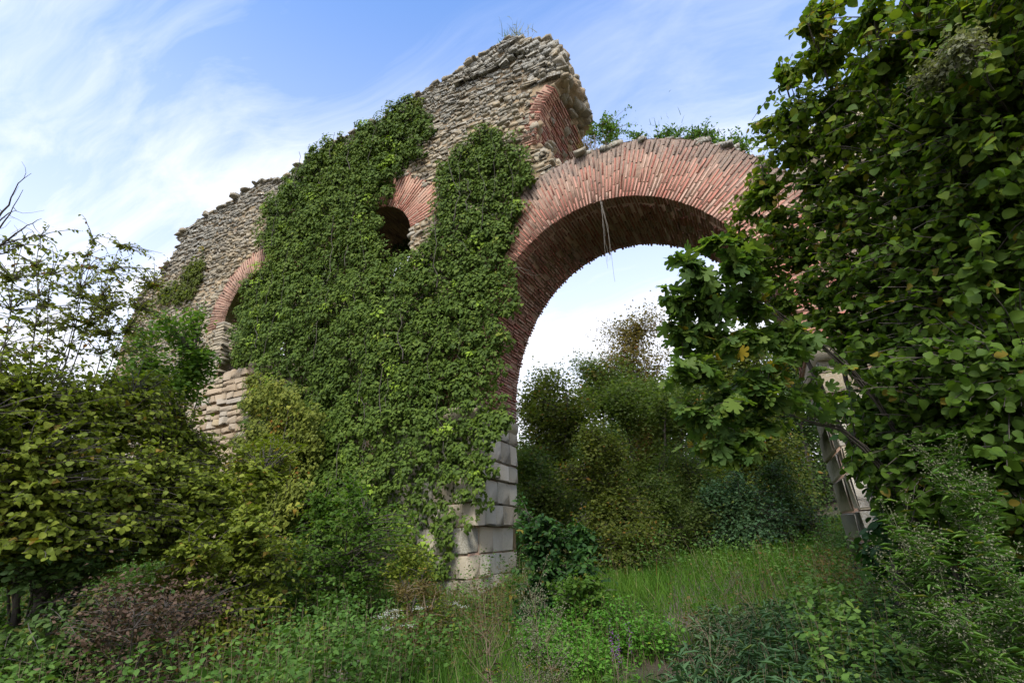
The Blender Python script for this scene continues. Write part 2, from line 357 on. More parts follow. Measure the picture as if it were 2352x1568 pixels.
L_PURP = leafmat('purple_petal', [(0, (.22, .05, .34)), (1, (.42, .14, .52))], None, 0, .3, .8)
L_YFLOW = leafmat('yellow_petal', [(0, (.6, .42, .02)), (1, (.75, .6, .05))], None, 0, .3, .8)

def fluff_curve(): pass

# ================================================================== the aqueduct
TH = 2.27
AC, AA, AB = (.05, 4.47), 3.27, 4.12            # big arch: centre, half span, rise
seed(11)
def ell(c, a, b, t): return np.stack([c[0]+a*np.cos(t), c[1]+b*np.sin(t)], -1)
top = [(-17.9, 10.6), (-17.44, 11.31), (-16.6, 11.63), (-16.29, 12.29), (-15.95, 12.75), (-16.02, 13.3), (-15.47, 13.42), (-14.6, 13.62), (-13.55, 13.72), (-12.6, 13.95), (-11.75, 14.0), (-10.9, 13.75), (-10.18, 13.66), (-9.83, 13.95), (-8.46, 14.15), (-7.16, 14.27), (-6.5, 14.2), (-5.84, 14.3), (-4.93, 14.5), (-3.51, 14.7), (-2.32, 14.98), (-1.75, 15.0), (-1.3, 14.62), (-1.11, 14.42), (-.62, 14.35)]
end = [(-.45, 14.0), (-.40, 13.55), (-.30, 13.1), (-.28, 12.75), (-.55, 12.6), (-.80, 12.35), (-1.02, 11.95), (-1.16, 11.5), (-1.24, 11.1), (-1.26, 10.75), (-.95, 10.55), (-.85, 10.2)]
RT = 1.46                                        # thickness of the brick ring
def outer_ring(t):
    p = ell(AC, AA, AB, t); n = np.stack([np.cos(t)/AA, np.sin(t)/AB], -1); return p+nrm(n)*RT
ringtop = [tuple(q) for q in outer_ring(np.linspace(math.radians(104), math.radians(38), 14))]
jag = []
for (x0, z0), (x1, z1) in zip(top[:-1], top[1:]):
    n = max(1, int(math.hypot(x1-x0, z1-z0)/.35))
    for i in range(n):
        t_ = i/n; jag.append((x0+(x1-x0)*t_+rng.normal(0, .02), z0+(z1-z0)*t_+rng.uniform(-.10, .04)))
intr = [tuple(q) for q in ell(AC, AA+.06, AB+.06, np.linspace(math.pi, 0, 60))]
OUT = [(-18.3, -.5), (-3.42, -.5), (-3.38, 4.3)]+intr+[(3.42, 4.3), (3.46, -.5), (9.5, -.5), (9.5, 9.3), (7, 9.5), (5, 9.4)]+ringtop[::-1]+end[::-1]+jag[::-1]+[(-18.3, 10.0)]
H1 = [(-7.55, 8.0)]+[tuple(q) for q in ell((-6.32, 9.55), 1.26, 1.25, np.linspace(math.pi, 0, 20))]+[(-5.05, 8.75), (-5.35, 8.55), (-5.6, 8.1)]
H2 = [(-12.3, 6.72)]+[(-12.42, 8.3)]+[tuple(q) for q in ell((-10.95, 8.55), 1.5, 1.62, np.linspace(math.pi, 0, 20))][1:]+[(-9.45, 6.9)]
# a putlog cavity high on the broken left end
def core():
    loops = [[(x, z, 0) for x, z in L] for L in (OUT, H1, H2)]
    tri = tessellate_polygon([[Vector(p) for p in L] for L in loops]); P = np.array([(p[0], p[1]) for L in loops for p in L]); n = len(P)
    V = np.concatenate([np.stack([P[:, 0], np.full(n, .012), P[:, 1]], -1), np.stack([P[:, 0], np.full(n, TH-.05), P[:, 1]], -1)])
    F = []
    for a, b, c in tri:
        d = (P[b]-P[a]); e = (P[c]-P[a]); cr = d[0]*e[1]-d[1]*e[0]
        if abs(cr) < 1e-9: continue
        if cr < 0: b, c = c, b
        F += [[a, b, c], [a+n, c+n, b+n]]
    o = 0
    for L in loops:
        m_ = len(L)
        for i in range(m_): a, b = o+i, o+(i+1) % m_; F.append([a, b, b+n, a+n])
        o += m_
    return chunk(V, F, (.5, .5, .3))
AQ = thing('ruined_aqueduct', 'ruined brick and rubble aqueduct with one great arch and a broken upper wall', 'aqueduct', (-7, 1, .6))
build('wall_core', [core()], M_CORE, AQ)

# --- facing stones
def weather(x, z):
    w = np.clip((z-11.3)/2.6, 0, 1)+np.clip((-12.-x)/6, 0, .5)
    return np.clip(w, 0, 1)
def near_edge_ok(x, z):
    ok = inpoly(x, z, OUT) & ~inpoly(x, z, H1) & ~inpoly(x, z, H2)
    t = np.arctan2((z-AC[1])/AB, (x-AC[0])/AA); po = outer_ring(t); cen = np.hypot(x-AC[0], z-AC[1]); ro = np.hypot(po[..., 0]-AC[0], po[..., 1]-AC[1])
    ok &= ~((cen < ro-.02) & (z > AC[1]-.1))
    d1 = np.hypot(x+6.32, z-9.55); ok &= ~((d1 < 1.26+.95) & (z > 9.55+.17*np.abs(x+6.32)*(x > -6.32)))
    d2 = np.hypot((x+10.95)/1, (z-8.55)*.93); ok &= ~((d2 < 1.5+.78) & (z > 8.45))
    return ok
def cat2(a, b): return (np.concatenate([a[0], b[0]]), np.concatenate([a[1], b[1]+len(a[0])]).astype(np.int32), np.concatenate([a[2], b[2]]), np.concatenate([a[3], b[3]]))
def rubble_rows(x0, x1, z0, z1, hr, wr, y=.0, rec=None, flt=None, prot=.014, wob=.05, sq=False):
    P = []; Hh = []; z = z0
    while z < z1:
        h = rng.uniform(*hr); x = x0+rng.uniform(0, .3)
        while x < x1:
            w = min(rng.gamma(5, (wr[0]+wr[1])/2/5), wr[1]*1.3); w = max(w, wr[0])
            P.append((x+w/2, z+h/2, h*rng.uniform(.8, 1.04), w)); x += w+rng.uniform(.0, .02)
        z += h*.97
    P = np.array(P); x, z, h, w = P.T
    z = z+wob*(n2d(x, z, .5, 9)-.5)*3+.03*rng.normal(size=len(x))
    ok = flt(x, z)
    x, z, h, w = x[ok], z[ok], h[ok], w[ok]; n = len(x)
    pr = rng.normal(0, prot, n)+.05*(n2d(x, z, .9, 4)-.5)
    if rec is not None:
        r = rec(x, z); pr = pr+r
    Y = y-pr; dep = np.full(n, .122)
    A = np.stack([rng.random(n), rng.random(n), weather(x, z)+rng.normal(0, .12, n)], -1)
    A[:, 0] = np.where(rng.random(n) < .94, A[:, 0]*.9, A[:, 0])
    if sq: return blocks(np.stack([x, Y+.10, z], -1), np.stack([w/2-.006, dep, h/2-.008], -1), A, rotR(n, .015), .016, .005, .07)
    a = rng.random(n) < .45; Pn = np.stack([x, Y+.10, z], -1); Hn = np.stack([w/2-.003, dep, h/2-.003], -1); Rn = rotR(n, .09)
    return cat2(blocks(Pn[a], Hn[a], A[a], Rn[a], .030, .009, .16), stones(Pn[~a], Hn[~a]*[1.03, 1, 1.0], A[~a], Rn[~a], .93, .97, .115))
SLOT = [(-3.3, 13.35), (-2.7, 13.62), (-1.5, 13.72), (-1.45, 14.02), (-2.3, 14.05), (-3.2, 13.75)]
NICHE = [(-14.9, 9.4), (-14.2, 9.5), (-14.0, 10.0), (-14.3, 10.5), (-14.75, 10.2)]
def recess(x, z):
    r = np.zeros_like(x); r -= .02*inpoly(x, z, SLOT)
    r += .12*((z > 13.98+.0*x) & (z < 14.35) & (x > -3.4) & (x < -1.2))
    # looser, more ragged stonework towards the broken end
    rag = np.clip((x+2.8)/2.2, 0, 1)*(z > 10); r += rag*rng.normal(0, .045, len(x))
    return r
def ok_up(x, z): return near_edge_ok(x, z) & ~((x < -10.0) & (x > -13.3) & (z < 6.8)) & ~((x > -5) & (z < 4.4)) & ~((x > -1.22) & (x < -.4) & (z > 10.9) & (z < 12.75) & (x+1.75 > (z-11.6)*.2)) 
fac = [rubble_rows(-18.2, -.2, .2, 15.2, (.06, .14), (.08, .30), flt=ok_up, rec=recess)]
seed(12)
big = rubble_rows(-3.4, -.35, 10.3, 14.9, (.12, .2), (.16, .42), y=-.04, flt=lambda x, z: ok_up(x, z) & (n2d(x, z, 1.1, 21) > .56), prot=.035)
fac.append(big)
# right hand spandrel and pier above the impost
fac.append(rubble_rows(3.4, 9.4, 4.4, 9.6, (.12, .2), (.2, .5), flt=near_edge_ok))
build('rubble_facing', fac, M_RUB, AQ)
# slabs along the ragged crest
seed(13)
cr = []
for (x0, z0), (x1, z1) in zip(top[:-1], top[1:]):
    L = math.hypot(x1-x0, z1-z0); n = max(2, int(L/.2))
    for i in range(n):
        t_ = (i+rng.random())/n
        for yy in (.12, .6, 1.1, 1.8):
            for lay in range(rng.integers(1, 3)):
                cr.append((x0+(x1-x0)*t_, yy+rng.normal(0, .05), z0+(z1-z0)*t_+rng.uniform(-.09, -.04)+lay*.045, rng.uniform(.08, .19), rng.uniform(.12, .24), rng.uniform(.025, .06)))
cr = np.array(cr); n = len(cr)
build('crest_stones', [stones(cr[:, :3], cr[:, 3:], np.stack([rng.random(n)*.8, rng.random(n), rng.uniform(.2, .8, n)], -1), rotR(n, .08), .9, .96, .10)], M_RUB, AQ)
seed(22)
tq = rng.uniform(math.radians(40), math.radians(112), 150); po = outer_ring(tq); n = len(tq)
cp = np.stack([po[:, 0], rng.uniform(.05, TH-.1, n), po[:, 1]+rng.uniform(-.06, .05, n)], -1)
build('ring_cap_stones', [stones(cp, np.stack([rng.uniform(.07, .2, n), rng.uniform(.08, .2, n), rng.uniform(.03, .075, n)], -1), np.stack([rng.random(n)*.8, rng.random(n), np.full(n, .95)], -1), rotR(n, .15), .9, .96, .10)], M_RUB, AQ)
# the torn end: rubble core standing out of tan mortar
seed(14)
es = []
E_ = np.array(end)
for i in range(len(E_)-1):
    a, b = E_[i], E_[i+1]
    L = np.hypot(*(b-a)); nn = int(L*46)+4
    for q in range(nn):
        t_ = rng.random(); p = a+(b-a)*t_; y = rng.uniform(0, TH)
        bulge = .10*math.sin(y/TH*math.pi)+.15*(noise3(np.array([[p[0]*1.5, y*1.8, p[1]*1.8]]))[0]-.5)
        big_ = rng.random() < (.85 if p[1] > 12.5 else .22)
        if not big_: continue
        es.append((p[0]+bulge-.04, y, p[1], rng.uniform(.07, .15), rng.uniform(.08, .2), rng.uniform(.035, .085)))
es = np.array(es); n = len(es)
build('broken_end_rubble', [stones(es[:, :3], es[:, 3:], np.stack([rng.uniform(.3, .93, n), rng.random(n), rng.uniform(0, .5, n)], -1), rotR(n, .25), .93, .97, .13)], M_RUB, AQ)
# lumpy mortar skin on the torn end
def end_skin():
    nz_, ny = 90, 46; t = np.linspace(0, len(E_)-1.001, nz_); i = t.astype(int); f = t-i; P = E_[i]*(1-f)[:, None]+E_[i+1]*f[:, None]
    Y = np.linspace(-.02, TH, ny); V = np.zeros((nz_, ny, 3)); V[..., 0] = P[:, None, 0]; V[..., 1] = Y; V[..., 2] = P[:, None, 1]
    V[..., 0] += .05+.36*(noise3(V, 2.1, 1)-.55)+.24*(noise3(V, 5.5, 2)-.5)+.10*(noise3(V, 12, 3)-.5)
    V[:, 0, 0] -= .12; V[:, -1, 0] -= .12
    F = [[a*ny+b, a*ny+b+1, (a+1)*ny+b+1, (a+1)*ny+b] for a in range(nz_-1) for b in range(ny-1)]
    return chunk(V.reshape(-1, 3), F, (.7, .5, 0))
build('broken_end_mortar', [end_skin()], M_CORE, AQ)

# --- brick arches
def brick_arch(c, a, b, th, t0, t1, depth, pitch, thick=.045, dark_top=True, soot=(.1, .5), pale=0., jut=.018, ycut=0.):
    t = np.linspace(t0, t1, 3000); p = ell(c, a, b, t); s = np.concatenate([[0], np.cumsum(np.hypot(*np.diff(p, axis=0).T))]); n = int(s[-1]/pitch)
    tk = np.interp(np.linspace(0, s[-1], n), s, t); P0 = ell(c, a, b, tk); N = nrm(np.stack([np.cos(tk)/a, np.sin(tk)/b], -1))
    Pp = []; Hs = []; An = []; Aa = []
    for i in range(n):
        r = -abs(rng.normal(0, .006)); tmax = th*(1+.018*rng.normal()) if dark_top else th+rng.normal(0, .04)
        hue = rng.random(); fw_ = rng.normal(0, .0035); ja = rng.normal(0, .006); off = rng.choice([.12, .2, .34])
        while r < tmax-.06:
            L = min(off if off else rng.choice([.33, .35, .37]), tmax-r); off = 0
            if rng.random() > .012:
                q = P0[i]+N[i]*(r+L/2)
                y = np.clip(rng.normal(0, .004)+fw_, -.012, .009)+ycut-.014
                gr = 1+.22*(r+L/2)/max(a, 1)*.7
                Pp.append((q[0], y+.15, q[1])); Hs.append((L/2-.006, .15, thick/2*gr*rng.uniform(.85, 1.12))); An.append(math.atan2(N[i][1], N[i][0])+ja+rng.normal(0, .002))
                w = np.clip((r+L/2-th*.58)/(th*.34), 0, 1)*1.25*(.55+.9*noise3(np.array([[q[0]*.9, 0, q[1]*.9]]), 1, 77)[0]) if dark_top else 0
                Aa.append((np.clip((hue*.5+rng.random()*.6-.05)*(1-pale)+pale*.88, 0, 1), rng.random(), w+.35*(rng.random() < .12)))
            r += L+rng.uniform(.004, .012)
        y = .31+rng.uniform(-.1, .1)
        while y < depth-.12:
            Ld = min(rng.uniform(.28, .37), depth-y+rng.uniform(-.03, .03))
            if rng.random() > .035 and Ld > .05:
                jj = rng.normal(0, jut*.6)-(.02 if rng.random() < .1 else 0); q = P0[i]+N[i]*(.105+jj)
                Pp.append((q[0], y+Ld/2, q[1])); Hs.append((.115, Ld/2-.007, thick/2*rng.uniform(.85, 1.15))); An.append(math.atan2(N[i][1], N[i][0])+rng.normal(0, .02))
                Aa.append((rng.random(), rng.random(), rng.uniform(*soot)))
            y += Ld+.01
    Pp, Hs, An, Aa = map(np.array, (Pp, Hs, An, Aa))
    bricks = blocks(Pp, Hs, Aa, rotY(An), .006, .0022, .05)
    # mortar bed, as a swept block
    m_ = 140; tt = np.linspace(t0, t1, m_); Pc = ell(c, a, b, tt); Nn = nrm(np.stack([np.cos(tt)/a, np.sin(tt)/b], -1)); ri = .014+.008*rng.random(m_); ro = th-.05+.03*rng.random(m_)
    V = []
    for r_, y in ((ri, .003+ycut), (ro, .003+ycut), (ro, depth-.02), (ri, depth-.02)):
        q = Pc+Nn*r_[:, None]; V.append(np.stack([q[:, 0], np.full(m_, y), q[:, 1]], -1))
    V = np.stack(V, 1).reshape(-1, 3); F = []
    mz = np.tile([.15, 1.05, 1.05, .2], m_); mA = np.stack([np.full(m_*4, .5), np.full(m_*4, .5), mz if dark_top else mz*0+.15], -1)
    for i in range(m_-1):
        for j in range(4): a_, b_ = i*4+j, i*4+(j+1) % 4; F.append([a_, a_+4, b_+4, b_])
    F += [[0, 1, 2, 3], [(m_-1)*4+q for q in (3, 2, 1, 0)]]
    return bricks, chunk(V, F, mA)
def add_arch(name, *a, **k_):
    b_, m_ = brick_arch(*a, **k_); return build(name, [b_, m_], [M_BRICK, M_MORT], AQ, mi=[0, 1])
seed(15); add_arch('great_arch', AC, AA, AB, RT, math.radians(-1), math.radians(181), TH, .073, thick=.042)
seed(16); add_arch('small_arch', (-6.32, 9.55), 1.26, 1.25, 1.12, math.radians(10), math.radians(184), TH, .062, thick=.036, dark_top=False, soot=(.9, 1.5))  # soffit bricks coloured darker: the shade inside the hole is painted into them
seed(17); add_arch('side_arch', (-10.95, 8.55), 1.5, 1.62, .82, math.radians(2), math.radians(180), TH, .066, thick=.038, dark_top=False, pale=.55)
seed(18); add_arch('upper_arch_stump', (.42, 10.9), 1.62, 1.85, .42, math.radians(128), math.radians(180), TH, .066, thick=.04, dark_top=False, ycut=-.02)

# --- dressed stone piers with an impost moulding
seed(19)
def ashlar(x0, x1, z0, z1, y, side, depth, Lr=(.4, .8)):
    """blocks on the front (plane y) and on the jamb (x = side) of a pier"""
    P = []; Hs = []; A = []; z = z0; row = 0; xs, sg = side
    while z < z1-.1:
        h = min(rng.uniform(.34, .56), z1-z)
        if z1-z-h < .18: h = z1-z
        yy = y-(.22 if z < 1.6 else .10 if z < 2.5 else 0); q = rng.uniform(.25, .55)*(1 if row % 2 else 1.6); xs = side[0]-sg*(.20 if z < 1.6 and sg > 0 else .08 if z < 2.5 and sg > 0 else 0)
        x = xs; first = True
        while abs(x-xs) < abs(x1-x0):
            w = q if first else rng.uniform(.4, .85); xm = x-sg*w/2 if True else x
            d = .16+(.1 if first else 0)
            P.append((xm, yy+d-rng.uniform(0, .02), z+h/2)); Hs.append((w/2-.012, d, h/2-.012)); A.append((rng.random(), rng.random(), rng.uniform(.1, .9)))
            x -= sg*w; first = False
        yb_ = yy+.54
        while yb_ < depth-.05:
            L = min(rng.uniform(*Lr), depth-yb_); L = depth-yb_ if depth-yb_-L < .25 else L; P.append((xs-sg*.14+rng.normal(0, .008), yb_+L/2, z+h/2)); Hs.append((.15, L/2-.005, h/2-.008)); A.append((rng.random(), rng.random(), rng.uniform(0, .4))); yb_ += L
        z += h; row += 1
    P, Hs, A = map(np.array, (P, Hs, A))
    return blocks(P, Hs, A, None, .022, .006, .035)
def skew(c, x0, amt):
    """the jamb runs slightly off square"""
    V = c[0].copy(); V[:, 0] += amt*(V[:, 1]-0)/TH*np.clip(1-abs(V[:, 0]-x0)/1., 0, 1); return (V,)+c[1:]
build('pier', [skew(ashlar(-3.1, -5.4, .0, 4.12, -.03, (-3.06, 1), TH), -3.06, -.22)], M_ASH, AQ)
build('pier', [ashlar(3.36, 6.2, .1, 4.12, -.03, (3.36, -1), TH, (2., 2.1))], M_ASH, AQ)
def impost(x, sg, L):
    prof = [(-.04, 0), (.0, .02), (.05, .12), (.055, .30), (-.04, .31)]; V = []; F = []
    n = 9; ys = np.linspace(-.16, TH+.05, n)
    for y in ys:
        for a_, b_ in prof: V.append((x+sg*a_+rng.normal(0, .006), y, 4.10+b_+rng.normal(0, .006)))
        V += [(x-sg*L, y, 4.41), (x-sg*L, y, 4.10)]
    m_ = 7
    for i in range(n-1):
        for j in range(m_): F.append([i*m_+j, i*m_+(j+1) % m_, (i+1)*m_+(j+1) % m_, (i+1)*m_+j])
    F += [list(range(m_))[::-1], [(n-1)*m_+j for j in range(m_)]]
    return chunk(V, F, (.4, .5, .1))
build('impost', [skew(impost(-3.06, 1, .9), -3.06, -.22)], M_ASH, AQ); build('impost', [impost(3.40, -1, .9)], M_ASH, AQ)
# red mortar backing the joints of the piers
def boxc(x0, x1, y0, y1, z0, z1, A=(.5, .5, .3)):
    V = [(x, y, z) for z in (z0, z1) for y in (y0, y1) for x in (x0, x1)]
    return chunk(V, [[0, 2, 3, 1], [4, 5, 7, 6], [0, 1, 5, 4], [1, 3, 7, 5], [3, 2, 6, 7], [2, 0, 4, 6]], A)
build('joint_mortar', [skew(boxc(-5.35, xr, yf, yb, za, zb), -3.06, -.22) for yf, yb, za, zb, xr in ((-.205, TH-.05, -.3, 1.58, -3.295), (-.085, TH-.05, 1.581, 2.48, -3.295), (.0, TH-.05, 2.481, 2.98, -3.18), (.0, TH-.05, 2.981, 4.1, -3.095))], M_MORT, AQ); build('joint_mortar', [boxc(3.385, 6.2, -.004, TH-.04, -.3, 4.1)], M_MORT, AQ)

# jamb of the side arch: thin coursed slabs wrapping the corner
seed(21)
jp = []
z = 6.72
while z < 8.6:
    h = rng.uniform(.08, .13); y = -.05; xx = -12.40+.0*z
    while y < 1.9:
        L = rng.uniform(.2, .45); jp.append((xx-.16+rng.normal(0, .012), y+L/2, z+h/2, .19, L/2-.008, h/2-.008)); y += L
    z += h
jp = np.array(jp); n = len(jp)
build('side_arch_jamb', [blocks(jp[:, :3], jp[:, 3:], np.stack([rng.random(n)*.95, rng.random(n), rng.random(n)*.4], -1), rotR(n, .012), .012, .004, .05)], M_RUB, AQ)
# --- coursed block pier under the side arch, with its rough ledge
seed(20)
blk = rubble_rows(-13.35, -9.2, .4, 6.75, (.17, .26), (.28, .55), y=-.10, flt=lambda x, z: (z < 6.7) & (x > -13.3), prot=.014, wob=.02, sq=True)
lx = rng.uniform(-13.3, -9.6, 60); lo = np.stack([lx, rng.uniform(-.05, 1.2, 60), 6.72+rng.uniform(0, .10, 60)], -1)
build('block_pier', [blk, stones(lo, np.stack([rng.uniform(.12, .3, 60), rng.uniform(.1, .25, 60), rng.uniform(.05, .12, 60)], -1), np.stack([rng.random(60)*.9, rng.random(60), rng.random(60)*.4], -1), rotR(60, .15))], M_BLOCK, AQ)

# ================================================================== ground
def terrain():
    xs = np.concatenate([np.linspace(-300, -22, 28), np.linspace(-20, 16, 181), np.linspace(18, 300, 28)])
    ys = np.concatenate([np.linspace(-200, -13, 20), np.linspace(-12, 20, 161), np.linspace(21, 320, 50)])
    X, Y = np.meshgrid(xs, ys); V = np.stack([X, Y, H(X, Y)], -1).reshape(-1, 3); nx = len(xs)
    i = np.arange(len(ys)-1)[:, None]*nx+np.arange(nx-1)[None]; L = np.stack([i, i+1, i+1+nx, i+nx], -1).reshape(-1)
    return (V, L.astype(np.int32), np.full(i.size, 4, np.int32), np.zeros((len(V), 3)))
mg, k = mat('earth'); g = k.node('ShaderNodeNewGeometry').outputs['Position']
n1 = k.noise(g, .9, 5); n2_ = k.noise(g, 9, 6, .7); n3_ = k.noise(g, 45, 4, .7)
c = k.mix(k.map(n1, .38, .6), (.035, .05, .016, 1), (.075, .058, .036, 1)); c = k.mix(k.map(n2_, .4, .7, 0, .7), c, (.05, .035, .022, 1)); c = k.mix(k.map(n3_, .5, .7, 0, .5), c, (.13, .10, .065, 1))
d = k.node('ShaderNodeBsdfPrincipled', i_0=c); d.inputs['Roughness'].default_value = 1
bp = k.node('ShaderNodeBump', i_Height=k.math('ADD', n2_, n3_)); bp.inputs['Strength'].default_value = .9; bp.inputs['Distance'].default_value = .05; k.set(d.inputs['Normal'], bp.outputs[0]); k.node('ShaderNodeOutputMaterial', i_0=d)
tag(build('ground', [terrain()], mg, smooth=True), 'grassy earth slope rising under and behind the arch', 'ground', kind='structure')
# the trodden path: from the puddle up through the arch
PATH = np.array([(1.2, -4.6), (1.45, -3.6), (1.85, -2.7), (1.6, -1.9), (.9, -1.55), (.65, -.8), (.6, .6), (.3, 2.5), (-.6, 5.5), (-1.8, 9.5)])
def path_dist(x, y):
    d = np.full(np.shape(x), 9.)
    for a, b in zip(PATH[:-1], PATH[1:]):
        ab = b-a; t = np.clip(((x-a[0])*ab[0]+(y-a[1])*ab[1])/(ab@ab), 0, 1); d = np.minimum(d, np.hypot(x-a[0]-ab[0]*t, y-a[1]-ab[1]*t))
    return d
def path_sheet():
    t = np.linspace(0, len(PATH)-1.001, 90); i = t.astype(int); f = (t-i)[:, None]; C = PATH[i]*(1-f)+PATH[i+1]*f; C = np.stack([np.convolve(np.pad(C[:, q], 4, 'edge'), np.ones(9)/9, 'valid') for q in (0, 1)], -1)
    T = nrm(np.gradient(C, axis=0)); Nn = np.stack([-T[:, 1], T[:, 0]], -1); u = np.linspace(-1, 1, 9); w = .20+.20*n2d(t, t*0, 1.3, 8)
    P = C[:, None]+Nn[:, None]*(u[None, :, None]*w[:, None, None]); V = np.stack([P[..., 0], P[..., 1], H(P[..., 0], P[..., 1])+.012*(1-u[None]**4)-.004], -1).reshape(-1, 3); nx = 9
    i = np.arange(89)[:, None]*nx+np.arange(8)[None]; L = np.stack([i, i+nx, i+nx+1, i+1], -1).reshape(-1)
    return (V, L.astype(np.int32), np.full(i.size, 4, np.int32), np.zeros((len(V), 3)))
mp_, k = mat('bare_earth'); g = k.node('ShaderNodeNewGeometry').outputs['Position']; n2_ = k.noise(g, 7, 6, .7); n3_ = k.noise(g, 40, 4, .7)
c = k.ramp(n2_, [(.3, (.06, .045, .03)), (.55, (.13, .10, .07)), (.75, (.20, .16, .115))]); c = k.mix(k.map(n3_, .45, .7, 0, .6), c, (.05, .04, .025, 1))
d = k.node('ShaderNodeBsdfPrincipled', i_0=c); d.inputs['Roughness'].default_value = .95; bp = k.node('ShaderNodeBump', i_Height=k.math('ADD', n2_, n3_)); bp.inputs['Strength'].default_value = .9; bp.inputs['Distance'].default_value = .03; k.set(d.inputs['Normal'], bp.outputs[0]); k.node('ShaderNodeOutputMaterial', i_0=d)
tag(build('path', [path_sheet()], mp_, smooth=True), 'narrow bare earth footpath leading up through the arch', 'path', kind='structure')
mw, k = mat('puddle_water'); d = k.node('ShaderNodeBsdfPrincipled', i_0=(.03, .028, .018, 1)); d.inputs['Roughness'].default_value = .06; d.inputs['IOR'].default_value = 1.33
bp = k.node('ShaderNodeBump', i_Height=k.noise(k.node('ShaderNodeNewGeometry').outputs['Position'], 9, 2)); bp.inputs['Strength'].default_value = .08; k.set(d.inputs['Normal'], bp.outputs[0]); k.node('ShaderNodeOutputMaterial', i_0=d)
a_ = np.linspace(0, 2*math.pi, 40, endpoint=False); zw = float(H(PUD[0], PUD[1]))+.09
tag(build('water', [chunk(np.stack([PUD[0]+1.1*np.cos(a_), PUD[1]+.9*np.sin(a_), np.full(40, zw)], -1), [list(range(40))])], mw), 'small muddy puddle in a dip of the footpath', 'puddle', kind='structure')

# ================================================================== plants
CULL = 260
def inview(P, m_=CULL):
    x, y = proj(P); return (x > -m_) & (x < 2352+m_) & (y > -m_) & (y < 1568+m_)
def blobpts(blobs, n, shell=2.4):
    w = np.array([b[2] if len(b) > 2 else np.prod(b[1])**.67 for b in blobs], float); w /= w.sum(); idx = rng.choice(len(blobs), n, p=w)
    sh = np.where(rng.random(n) < .07, rng.uniform(1.1, 1.5, n), 1.)
    C = np.array([b[0] for b in blobs])[idx]; Rr = np.array([np.broadcast_to(b[1], 3) for b in blobs])[idx]
    u = nrm(rng.normal(size=(n, 3))); r = rng.random(n)**(1/shell); r = r*(1+.22*(noise3(u*1.7+C*.8, 1.6, 5)-.5)*2)
    return C+u*Rr*(r*sh)[:, None], u, idx
def leaves_on(P, X, N, T, size, var=.25, sd=None):
    n = len(P); S = size*np.clip(rng.normal(1, var, n), .45, 1.7); A = rng.random((n, 3)); return P, X, N, S, A
